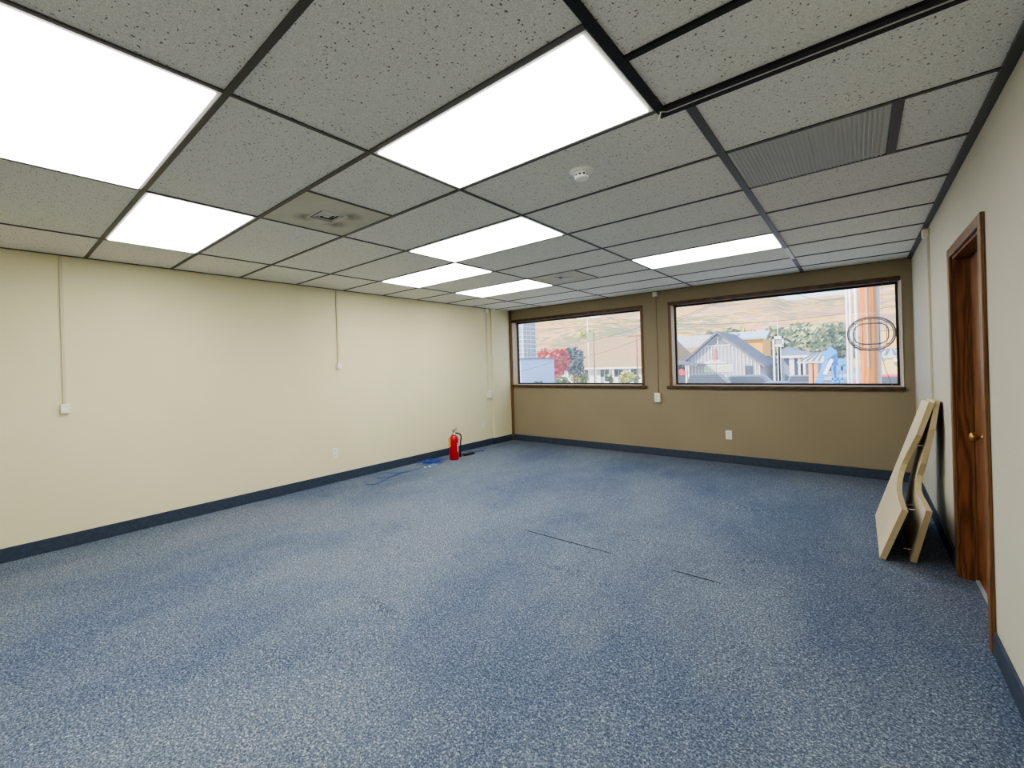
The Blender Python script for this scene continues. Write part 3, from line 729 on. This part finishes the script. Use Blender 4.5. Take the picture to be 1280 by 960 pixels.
# gabled barn-like hall
Yb = 55
pl_, pr_, pk = at(853, 452, Yb), at(952, 458, Yb), at(897, 417, Yb)
xm = pk.x; hw = (pr_.x-pl_.x)/2; x0, x1 = xm-hw, xm+hw; ze = (pl_.z+pr_.z)/2-.1
t = gable_house('gabled_hall', 'grey board sided hall with a steep gable in the right window', x0, x1, Yb, Yb+9, ze, pk.z, barnwall, slate, .45)
bt = MB(); k = (pk.z-ze)/hw; x = x0+.15
while x < x1:
    zt = pk.z-k*abs(x-xm)-.2
    bt.box(x-.04, x+.04, Yb-.05, Yb, GZ, min(zt, at(897, 433, Yb).z)); x += .36
bt.build('battens', batten, t)
zb = at(897, 432, Yb).z
MB().box(xm-(pk.z-zb)/k+.3, xm+(pk.z-zb)/k-.3, Yb-.09, Yb-.01, zb-.06, zb+.06).box(xm-.06, xm+.06, Yb-.09, Yb-.01, zb, pk.z-.4).build('gable_trim', batten, t)
lv = MB(); z = zb+.15
while z < pk.z-.5:
    w = (pk.z-z)/k-.35
    if w > .1: lv.box(xm-w, xm+w, Yb-.05, Yb, z, z+.05)
    z += .16
lv.build('louvers', slate, t)
def rect(Y, pa, pb):
    a, b = at(pa[0], pa[1], Y), at(pb[0], pb[1], Y); return a.x, b.x, min(a.z, b.z), max(a.z, b.z)
for pa, pb in (((880, 456), (894, 465)), ((896, 456), (917, 465))):
    a, b, c_, d_ = rect(Yb, pa, pb)
    w = MB().box(a, b, Yb-.08, Yb-.02, c_, d_).build('window', batten, t)
    MB().box(a+.12, b-.12, Yb-.10, Yb-.08, c_+.12, d_-.12).build('pane', windowlit, w)
a, b, c_, d_ = rect(Yb, (931, 457), (941, 473)); MB().box(a, b, Yb-.10, Yb-.02, GZ, d_).build('door', windowdark, t)
# emblem: a small red plug shape over an illegible line of white lettering
em = at(894, 443, Yb); r_ = .34
eb = MB().lathe([(r_*.2, -.75), (r_*.5, -.7), (r_*.55, -.2), (r_*.75, -.15), (r_*.75, 0), (r_*.5, .05), (r_*.5, .4), (r_*.3, .62), (r_*.1, .7)], (em.x, Yb-.1, em.z), 14)
eb.v = [(x, Yb-.1+(y-Yb+.1)*.2, z) for x, y, z in eb.v]; eb.build('red_emblem', omat('faded_red', srgb(196, 110, 110)), t)
ws = MB(); rnd = random.Random(4)
for (pa, pb, n) in (((887, 450), (903, 451.3), 9), ((881, 452.3), (909, 454), 16)):
    a, b, c_, d_ = rect(Yb, pa, pb); step = (b-a)/n
    for i in range(n): ws.box(a+i*step, a+i*step+step*.72, Yb-.12, Yb-.06, c_, d_-rnd.random()*.04)
ws.build('sign_lettering', omat('white_letters', srgb(245, 245, 245)), t)
# porch on its left
a, b, c_, d_ = rect(Yb-3, (849, 451), (866, 456))
MB().prism([(a-1.5, Yb-3.5, d_-.1), (b+.6, Yb-3.5, c_-.2), (b+.6, Yb-3.5, c_+.05), (a-1.5, Yb-3.5, d_+.15)], (0, 3.5, 0)).build('porch_roof', slate, t)
for px in (858, 861): 
    p = at(px, 470, Yb-3.3); MB().box(p.x-.07, p.x+.07, Yb-3.4, Yb-3.25, GZ, c_).build('porch_post', batten, t)
a, b, c_, d_ = rect(Yb-.2, (847, 459), (858, 478)); MB().box(a, b, Yb-.3, Yb-.05, GZ, d_).build('entry_recess', windowdark, t)
c0 = at(852.5, 465, Yb-.4); q = MB().lathe([(.36, 0), (.36, .08)], (0, 0, 0), 20); q.v = [(c0.x+x, Yb-.35-z, c0.z+y*1.2) for x, y, z in q.v]; q.build('red_round_sign', omat('bright_red_sign', srgb(220, 70, 80)), t)

# tan roofed building left behind the hall
Yc = 72; a, b, c_, d_ = rect(Yc, (842, 450), (890, 427))
t = thing('tan_roof_building', 'building with a tan roof and pale ridge behind the gabled hall on the left', 'building', ((a+b)/2, Yc, GZ))
MB().box(a-2, b, Yc+1, Yc+10, GZ, c_+.2).build('wall', whitewall, t)
MB().prism([(a-3, Yc, c_), (a-3, Yc+6, d_-.6), (a-3, Yc+12, c_)], (b-a+4, 0, 0)).build('roof', tanroof, t)
a2, b2_, c2, d2 = rect(Yc+7, (842, 424), (890, 417)); MB().box(a-3, b+2, Yc+7, Yc+9, c_, at(860, 420, Yc+7).z).build('ridge_band', omat('pale_blue_metal', srgb(190, 198, 210)), t)
# orange building right behind
Yo = 78; a, b, c_, d_ = rect(Yo, (920, 446), (953, 424))
t = thing('orange_building', 'building with orange wall and flat pale roof behind the gabled hall on the right', 'building', ((a+b)/2, Yo, GZ))
MB().box(a, b, Yo, Yo+8, GZ, d_).build('wall', omat('orange_stucco', srgb(244, 172, 60)), t)
rfz = at(930, 416.5, Yo+3).z
MB().prism([(a-2.5, Yo-.5, d_+.05), (b+.6, Yo-.5, d_+.05), (b+.3, Yo+5, rfz), (a-2.5, Yo+5, rfz)], (0, 0, .35)).build('roof', omat('blue_grey_roof', srgb(170, 184, 200)), t)
# dark block behind
def block(name, label, Y, pa, pb, dep, m, roof=None):
    a, b, c_, d_ = rect(Y, pa, pb); t = thing(name, label, 'building', ((a+b)/2, Y, GZ))
    MB().box(a, b, Y, Y+dep, GZ, d_).build('wall', m, t)
    return t, a, b, d_
t, a, b, d_ = block('grey_shed', 'small grey sided shed right of the gabled hall', 66, (951, 448), (975, 478), 6, omat('grey_siding', srgb(180, 180, 184)))
MB().box(a-.3, b+.3, 65.6, 72.4, d_, d_+.3).build('roof', slate, t)
# blue grey building with pale doors
bg = omat('blue_grey_siding', srgb(124, 138, 162))
t, a, b, d_ = block('blue_grey_building', 'blue-grey building with white columns behind the parked cars', 60, (980, 446), (1022, 478), 8, bg)
z2 = at(1000, 434, 60).z
MB().prism([(a-.6, 59.4, d_), (b+.6, 59.4, d_), (b-2, 59.4, z2-.3), ((a+b)/2-1, 59.4, z2+.1), (a-.2, 59.4, z2-.2)], (0, 9, 0)).build('roof', omat('slate_blue_roof', srgb(112, 128, 160)), t)
MB().box(a-.6, b+.6, 59.1, 59.4, d_-.15, d_+.1).build('fascia', batten, t)
for px in (990, 1001, 1004): p = at(px, 460, 59.5); MB().box(p.x-.22, p.x+.22, 59.3, 59.7, GZ, d_-.15).build('column', batten, t)
# white sign frame tower with antenna
Ys_ = 46
a, b, c_, d_ = rect(Ys_, (967, 474), (979, 420))
t = thing('frame_tower', 'tall white steel frame tower with thin antenna beside the blue-grey building', 'tower', ((a+b)/2, Ys_, GZ))
wm = omat('white_steel', srgb(240, 238, 230), .5)
f = .13; zm = at(973, 432, Ys_).z
MB().box(a, a+f, Ys_, Ys_+f, GZ, d_).box(b-f, b, Ys_, Ys_+f, zm, d_).box(a, b, Ys_, Ys_+f, d_-.25, d_).box(a+.2, b, Ys_, Ys_+f, zm-.1, zm+.1).build('frame', wm, t)
MB().box(a+.33, a+.33+.22, Ys_+.05, Ys_+.25, GZ, zm).box(b-.42, b-.22, Ys_+.05, Ys_+.25, GZ, zm).build('inner_columns', wm, t)
MB().box(a+.2, b-.2, Ys_+.08, Ys_+.12, zm+.1, d_-.3).build('panel', omat('grey_green_panel', srgb(150, 160, 150)), t)
MB().tube([((a+b)/2, Ys_+.05, d_), ((a+b)/2, Ys_+.05, at(972, 396, Ys_).z)], .035, 6).build('antenna', wm, t)
# carports
def carport(label, Y, pa, pb, posts, postm):
    a, b = at(pa[0], pa[1], Y), at(pb[0], pb[1], Y); x0, x1, z0_, z1_ = a.x, b.x, min(a.z, b.z), max(a.z, b.z)
    t = thing('carport', label, 'carport', ((x0+x1)/2, Y, GZ), None)
    MB().prism([(x0-.6, Y, z0_), (x1+.4, Y, z0_), (x1, Y+3.5, z1_), (x0+.1, Y+3.5, z1_)], (0, 0, .12)).build('roof', omat('grey_metal_roof', srgb(196, 194, 196)), t)
    rb_ = MB(); n = 6
    for i in range(n):
        u = (i+.5)/n; xa = x0-.6+(x1-x0+1)*u; xb = x0+.1+(x1-x0-.1)*u; w = (x1-x0)/n*.22
        rb_.prism([(xa-w, Y, z0_+.12), (xa+w, Y, z0_+.12), (xb+w, Y+3.5, z1_+.12), (xb-w, Y+3.5, z1_+.12)], (0, 0, .05))
    rb_.build('roof_ribs', omat('dark_rib', srgb(110, 112, 122)), t)
    for px in posts:
        p = at(px, 465, Y+.1); MB().box(p.x-.14, p.x+.14, Y+.05, Y+.35, GZ, z0_).build('post', postm, t)
    return t, x0, x1, z0_
owood = omat('orange_timber', srgb(224, 146, 90))
carport('carport with ribbed grey roof and timber posts left of the blue lift', 36, (1010, 454), (1033, 442), (1014, 1019), owood)
t, x0, x1, zz = carport('ribbed grey carport over a yellow wall at the right edge of the right window', 26, (1098, 448), (1135, 438), (1099, 1112), omat('yellow_post', srgb(236, 208, 130)))
MB().box(x0, x1+2, 29.4, 29.6, GZ, zz-.2).build('back_wall', omat('yellow_wall', srgb(242, 214, 140)), t)
a, b, c_, d_ = rect(48, (1100, 447), (1135, 425))
t = gable_house('white_gable_house', 'small white gabled house above the right carport', a+1, b+6, 48, 54, at(1112, 440, 48).z, at(1125, 414, 48).z, whitewall, omat('beige_roof', srgb(214, 200, 186)), .4)
MB().box(a+3.0, a+3.9, 47.93, 47.99, at(1118, 436, 48).z, at(1118, 430, 48).z).build('window', windowdark, t)

# left: blue shaded building and glass tower
sbw = omat('shaded_blue_wall', srgb(176, 196, 232))  # white wall tinted with the blue of its own shade
t, a, b, d_ = block('blue_shaded_shed', 'white windowless building with blue shade in its colour at the lower left of the left window', 30, (636, 450), (652, 482), 5.5, sbw)
MB().box(a-.3, b+.12, 29.85, 35.6, d_, d_+.12).build('roof_edge', omat('dark_blue_edge', srgb(96, 112, 140)), t)
gt = omat('blue_grey_glazing', srgb(140, 156, 172), .2)
t, a, b, d_ = block('glazed_tower', 'narrow blue-grey glazed block at the left edge of the left window', 76, (628, 395), (655, 470), 5, gt)
gd = MB(); z = GZ+1
while z < d_: gd.box(a, b+.05, 75.93, 76, z, z+.14); z += .95
for u in (.35, .72): gd.box(a+(b-a)*u, a+(b-a)*u+.1, 75.93, 76, GZ, d_)
gd.box(b-.12, b+.12, 75.9, 76.1, GZ, d_); 
z = GZ+1
while z < d_: gd.box(b, b+.06, 76.1, 81, z, z+.14); z += .95
for yy in (77.4, 78.9, 80.9): gd.box(b, b+.08, yy-.08, yy+.08, GZ, d_)
gd.build('mullions', omat('pale_mullion', srgb(214, 222, 230)), t)

# --- trees
def leaf_mat(name, c1, c2):
    mt = mat(name, c1, .8); nt = mt.node_tree; b = nt.nodes['Principled BSDF']; N, L = nt.nodes, nt.links
    g = N.new('ShaderNodeNewGeometry'); r = N.new('ShaderNodeValToRGB'); r.color_ramp.elements[0].color = c1; r.color_ramp.elements[1].color = c2
    L.new(g.outputs['Random Per Island'], r.inputs['Fac']); L.new(r.outputs['Color'], b.inputs['Base Color']); return mt
LRED = leaf_mat('red_leaves', srgb(180, 44, 60), srgb(236, 120, 112)); LDARK = leaf_mat('dark_needles', srgb(62, 76, 86), srgb(110, 122, 122))
LGREEN = leaf_mat('grey_green_leaves', srgb(120, 132, 96), srgb(176, 184, 140)); LYEL = leaf_mat('yellow_green_leaves', srgb(168, 172, 70), srgb(226, 214, 120))
LSHR = leaf_mat('shrub_leaves', srgb(110, 126, 80), srgb(170, 178, 110)); bark = omat('bark', srgb(120, 96, 80))
def tree(name, label, X, Y, z0_, h, r, lm, cat='tree', n=900, ls=.28, shape='round', group=None, stem=.3):
    rnd = random.Random(hash((round(X*10), round(Y*10))) & 0xffff)
    t = thing(name, label, cat, (X, Y, z0_), group)
    tr = MB().tube([(X, Y, z0_), (X+.1*r*.3, Y, z0_+h*.45), (X, Y, z0_+h*.85)], [h*.03+.03, h*.02+.02, .02], 7)
    for k in range(6):
        a = k*1.05+rnd.random(); tr.tube([(X, Y, z0_+h*(stem+.05*k)), (X+r*.7*math.cos(a), Y+r*.7*math.sin(a), z0_+h*(stem+.2+.08*k))], [.06, .02], 5)
    tr.build('trunk', bark, t)
    mb = MB(); lumps = [(rnd.uniform(-.55, .55)*r, rnd.uniform(-.55, .55)*r, rnd.uniform(.2, .85)) for _ in range(12)]
    zlo = z0_+h*stem*.8; hh = z0_+h-zlo
    for i in range(n):
        if shape == 'cone':
            u = rnd.random()**.7; rad = r*(1-u)*rnd.random()**.5*(.75+.35*math.sin(u*40)); a = rnd.random()*2*PI
            c = Vector((X+rad*math.cos(a), Y+rad*math.sin(a), zlo+hh*u))
        else:
            lx, ly, lz = lumps[i % 12]; v = Vector((rnd.gauss(0, 1), rnd.gauss(0, 1), rnd.gauss(0, 1))).normalized()*rnd.random()**.4
            c = Vector((X+lx+v.x*r*.5, Y+ly+v.y*r*.5, zlo+hh*(.12+lz*.76)+v.z*min(r*.5, hh*.25)))
            c.z = min(max(c.z, z0_+.05), z0_+h)
        a = Vector((rnd.gauss(0, 1), rnd.gauss(0, 1), rnd.gauss(0, 1))).normalized(); b_ = a.orthogonal().normalized()
        s = ls*(.6+.8*rnd.random())
        mb.v += [tuple(c-a*s*.5-b_*s*.35), tuple(c+a*s*.5-b_*s*.3), tuple(c+a*s*.5+b_*s*.35), tuple(c-a*s*.45+b_*s*.3)]
        o = len(mb.v)-4; mb.f.append((o, o+1, o+2, o+3))
    mb.build('foliage', lm, t)
    return t
def tree_px(name, label, px, ptop, pbot_w, Y, lm, wpx, **k):
    p = at(px, ptop, Y); sc = (Y-CAM[1])/FPX*1.25
    zb_ = k.pop('z0', GZ)
    return tree(name, label, p.x, Y, zb_, p.z-zb_, wpx/2*sc, lm, **k)
tree_px('maple_tree', 'bright red leaved tree beside the blue-shaded building', 694, 433, 0, 44, LRED, 38, n=1500, ls=.42, stem=.22)
tree_px('spruce_tree', 'dark blue-green conifer right of the red tree', 716, 430, 0, 51, LDARK, 34, n=1300, ls=.42, stem=.12)
tree_px('tall_pale_tree', 'yellow-green tree behind the house with the tan roof', 731, 404, 0, 84, LYEL, 20, n=700, ls=.5, stem=.3)
for px, pt, w, Y, lm, lab in ((700, 470, 22, 37, LSHR, 'low green bush under the red tree'), (722, 466, 18, 56, LYEL, 'yellow-green bush at the left end of the white house'), (731, 465, 16, 52, LSHR, 'grey-green bush beside the street light pole'),
                              (762, 465, 10, 56, LSHR, 'round clipped bush before the middle of the white house'), (782, 464, 17, 55, LYEL, 'yellow bush near the right end of the white house'), (793, 466, 10, 57, LSHR, 'dark bush right of the yellow bush'),
                              (672, 472, 14, 28, LDARK, 'small dark bush in front of the blue-shaded building')):
    tree_px('bush', lab, px, pt, 0, Y, lm, w, cat='bush', n=260, ls=.3, stem=.1)
labs = ['first', 'second', 'third', 'fourth', 'fifth', 'sixth', 'seventh']
gx = [(972, 403, 24), (988, 398, 30), (1005, 401, 28), (1020, 399, 30), (1037, 402, 28), (1052, 404, 24)]
for i, (px, pt, w) in enumerate(gx):
    tree_px('leafy_tree', '%s grey-green tree from the left in the clump above the blue lift' % labs[i], px, pt, 0, (92, 108, 124, 100, 116, 132)[i], LGREEN, w, n=1000, ls=1.0, stem=.1, group='clump of grey-green trees')
hx = [(868, 410, 14), (884, 407, 14), (905, 404, 16), (918, 401, 14), (931, 402, 16), (946, 405, 16), (960, 408, 14)]
for i, (px, pt, w) in enumerate(hx):
    tree_px('distant_tree', '%s small tree from the left in the row behind the gabled hall roof' % labs[i], px, pt, 0, 118+(i % 3)*9, LGREEN if i % 2 else LYEL, w, n=500, ls=1.1, stem=.1, group='row of trees behind the hall')
# trees scattered up the hillside
rnd = random.Random(12)

# --- poles
def pole(name, label, px, pt, Y, r, m, cat='pole', arm=None, r2=None):
    a = at(px, 470, Y); z1_ = at(px, pt, Y).z
    t = thing(name, label, cat, (a.x, Y, GZ))
    MB().tube([(a.x, Y, GZ), (a.x, Y, z1_)], [r, r2 or r*.8], 14).build('shaft', m, t, smooth=True)
    return t, a.x, z1_
timber = wood('orange_utility_timber', srgb(190, 108, 24), srgb(232, 150, 44), .5, 'Z', .8)
t, x, z = pole('utility_pole', 'thick orange-brown timber utility pole in the right window', 1087, 200, 17, .215, timber, r2=.2)
MB().tube([(x-.02, 16.78, 1.0), (x-.02, 16.78, z-.5)], .02, 8).build('riser_cable', signback, t)
MB().tube([(x+.22, 17, GZ), (x+.24, 17, z-.4)], .055, 10).build('conduit', omat('grey_conduit', srgb(170, 170, 180)), t)
MB().box(x-1.2, x+1.2, 16.7, 16.82, z-.6, z-.48).build('crossarm', timber, t)
for px, Y, r, lab in ((1061, 19, .045, 'leftmost slim white steel pole left of the timber utility pole'), (1065.5, 20, .05, 'middle slim white steel pole left of the timber utility pole'), (1072.5, 19, .06, 'slim white steel pole closest to the timber utility pole')):
    pole('steel_pole', lab, px, 250, Y, r, omat('white_pole_paint', srgb(236, 226, 226), .5))
t, x, z = pole('street_light', 'tall pale street light pole before the white house in the left window', 736.5, 397, 44, .07, wm)
MB().box(x-1.2, x+1.5, 43.9, 44.1, z-.05, z+.06).build('lamp_arm', wm, t)
t, x, z = pole('signal_pole', 'dark slim pole with a square banner right of the tall street light', 743.5, 414, 40, .07, omat('brown_pole', srgb(120, 100, 96)))
MB().box(x-.8, x-.05, 39.98, 40.02, z-1.0, z-.05).build('banner', omat('olive_banner', srgb(150, 156, 120)), t)
t, x, z = pole('wooden_pole', 'thin reddish wooden pole near the right edge of the left window', 797, 418, 48, .08, omat('red_brown_pole', srgb(150, 100, 86)))
MB().box(x-1.0, x+.8, 47.95, 48.05, z-.25, z-.12).build('crossarm', omat('red_brown_arm', srgb(150, 100, 86)), t)

# wires
wirem = omat('overhead_wire', srgb(96, 84, 88))
def wire(label, pa, Ya, pb, Yb_, sag, r=.025):
    a, b = at(pa[0], pa[1], Ya), at(pb[0], pb[1], Yb_); P = []
    for k in range(17):
        s = k/16; p = a.lerp(b, s); p.z -= sag*4*s*(1-s); P.append(p)
    tag(MB().tube(P, r, 5).build('overhead_wire', wirem), label, 'wire', 'overhead wires outside the windows')
wire('uppermost overhead wire crossing the left window', (640, 412), 42, (812, 399), 44, .25)
wire('overhead wire sloping up over the red tree and tan roof', (640, 443), 36, (815, 404), 34, .4)
wire('lowest overhead wire sloping across the tan roof', (728, 447), 44, (818, 416), 36, .2)
wire('thin wire sloping in front of the blue-shaded building', (640, 467), 26, (690, 452), 26, .05, .018)
wire('near wire crossing the upper left corner of the right window', (836, 402), 30, (912, 368), 24, .1, .02)
wire('second near wire crossing the upper left corner of the right window', (836, 405), 30, (904, 374), 24, .1, .02)
wire('long low overhead wire across the whole right window', (836, 404), 40, (1135, 380), 30, .45, .022)
wire('thin wire arching from the top of the right window to the steel poles', (985, 360), 26, (1056, 372), 20, .3, .015)

# --- cars
def car(label, px, ptop, Y, c, length=4.6, kind='suv', yaw=0):
    p = at(px, ptop, Y); h = 1.75 if kind == 'suv' else 1.45
    z0_ = p.z-h; X = p.x
    t = thing('parked_car', label, 'car', (X, Y, z0_), 'cars parked outside')
    L2 = length/2; w = .9
    low = [(-L2, .35), (-L2, .85), (-L2+.15, .98), (L2-1.3, 1.02), (L2-.1, .85), (L2, .6), (L2, .35)]
    MB().prism([(X+u, Y-w, z0_+v) for u, v in low], (0, 2*w, 0)).build('body', c, t, bevel=.06)
    if kind == 'pickup': cab = [(-.6, 1.0), (-.45, h-.02), (.7, h), (1.35, 1.0)]
    elif kind == 'suv': cab = [(-L2+.1, .98), (-L2+.35, h-.05), (.6, h), (1.35, 1.0)]
    else: cab = [(-1.6, 1.0), (-.9, h), (.5, h), (1.3, 1.0)]
    cb = MB().prism([(X+u, Y-w+.1, z0_+v) for u, v in cab], (0, 2*w-.2, 0)).build('cabin', c, t, bevel=.05)
    ccx = sum(u for u, v in cab)/4; 
    MB().prism([(X+ccx+(u-ccx)*.86, Y-w+.085, z0_+1.02+(v-1.0)*.82) for u, v in cab], (0, .03, 0)).build('side_glass', windowdark, cb)
    for u in (-L2+.85, L2-.9):
        for s in (-1, 1):
            q = MB().lathe([(.34, 0), (.34, .2)], (0, 0, 0), 18); q.v = [(X+u+x, Y+s*(w-.08)-(.1)+z_, z0_+.34+y) for x, y, z_ in q.v]; q.build('wheel', black, t)
    sup = z0_-GZ
    return t
dk = omat('dark_grey_car', srgb(70, 74, 86), .3); bl = omat('blue_grey_car', srgb(96, 108, 136), .3)
YC = 38
def car_g(label, px, Y, c, **k):   # standing on the street
    h = 1.75 if k.get('kind', 'suv') == 'suv' else 1.45
    a = at(px, 470, Y); t = None
    # raise the lot so the car roof shows above the sill
    return car(label, px, k.pop('ptop'), Y, c, **k)
LOT = MB()
car_g('dark grey car parked before the gabled hall windows', 889, 38, dk, ptop=467.5, kind='suv', length=3.6)
car_g('blue-grey car parked right of the hall door', 944, 42, bl, ptop=468.5, kind='suv', length=4.4)
car_g('blue-grey pickup parked before the white columns', 998, 38, bl, ptop=469, kind='pickup', length=4.2)
car_g('pink-red car under the yellow walled carport', 1122, 24, omat('pink_red_car', srgb(214, 60, 100), .3), ptop=468, kind='sedan', length=3.6)
car_g('small white car behind the grass left of the white house', 707, 58, omat('white_car', srgb(228, 228, 232), .3), ptop=470, kind='sedan', length=4.0)

# --- blue boom lift
blue = omat('sky_blue_steel', srgb(50, 150, 224), .4)
Yl = 30
t = thing('boom_lift', 'sky-blue boom lift machine in the right window', 'boom lift', tuple(at(1043, 480, Yl)[:2])+(GZ,))
def seg(mb, pa, pb, w, Y=Yl, dep=.35):
    a, b = at(pa[0], pa[1], Y), at(pb[0], pb[1], Y); d_ = (b-a).normalized(); n_ = Vector((-d_.z, 0, d_.x))*w/2
    mb.prism([a-n_, b-n_, b+n_, a+n_], (0, dep, 0)); return mb
seg(MB(), (1021, 484), (1038, 441), .30).build('lower_boom', blue, t)
seg(MB(), (1030, 446), (1043, 437), .42, Yl-.1).build('boom_knuckle', blue, t)
seg(MB(), (1042, 437), (1047, 480), .22, Yl+.1).build('upper_boom', blue, t)
seg(MB(), (1031, 468), (1040, 449), .16, Yl-.2, .15).build('hydraulic_cylinder', wm, t)
a, b, c_, d_ = rect(Yl, (1048, 463), (1060, 448))
MB().box(a, b, Yl-.3, Yl+.9, (c_+d_)/2, d_).box(a, b, Yl-.3, Yl+.9, c_, (c_+d_)/2-.08).build('turret', blue, t)
bs = MB(); z1_ = c_
for px in (1041, 1047, 1053): p = at(px, 470, Yl); bs.box(p.x-.04, p.x+.04, Yl-.3, Yl-.22, GZ+.5, z1_+.3)
p = at(1040, 470, Yl); q = at(1058, 470, Yl); bs.box(p.x, q.x, Yl-.3, Yl+.9, z1_-.5, z1_-.42).box(p.x, q.x, Yl-.5, Yl+1.1, GZ+.35, GZ+.9); bs.build('chassis', blue, t)
for px in (1041, 1057):
    for yy in (Yl-.6, Yl+.95):
        p = at(px, 470, Yl); w_ = MB().lathe([(.42, 0), (.42, .3)], (0, 0, 0), 18); w_.v = [(p.x+x, yy+z_, GZ+.42+y) for x, y, z_ in w_.v]; w_.build('wheel', black, t)

# raised kerb deck under cars
# ------------------------------------------------------------------ light
sun = bpy.data.lights.new('sun', 'SUN'); sun.energy = 3.0; sun.angle = .01; sun.color = (1, .90, .76)
so = bpy.data.objects.new('sun', sun); col.objects.link(so)
dvec = Vector((.66, .50, -.60)).normalized()
so.rotation_euler = dvec.to_track_quat('-Z', 'Y').to_euler()
w = bpy.data.worlds.new('sky'); bpy.context.scene.world = w; w.use_nodes = True
nt = w.node_tree; bgn = nt.nodes['Background']
tc = nt.nodes.new('ShaderNodeTexCoord'); sp = nt.nodes.new('ShaderNodeSeparateXYZ'); rp = nt.nodes.new('ShaderNodeValToRGB')
rp.color_ramp.elements[0].position = .0; rp.color_ramp.elements[0].color = (.92, .92, .95, 1)
rp.color_ramp.elements[1].position = .5; rp.color_ramp.elements[1].color = (.42, .62, .95, 1)
e = rp.color_ramp.elements.new(.12); e.color = (.72, .85, 1, 1)
nt.links.new(tc.outputs['Generated'], sp.inputs[0]); nt.links.new(sp.outputs['Z'], rp.inputs['Fac']); nt.links.new(rp.outputs['Color'], bgn.inputs['Color'])
bgn.inputs['Strength'].default_value = .7
sc = bpy.context.scene
sc.view_settings.view_transform = 'AgX'; sc.view_settings.look = 'AgX - Medium High Contrast'; sc.view_settings.exposure = 1.87; sc.view_settings.gamma = 1
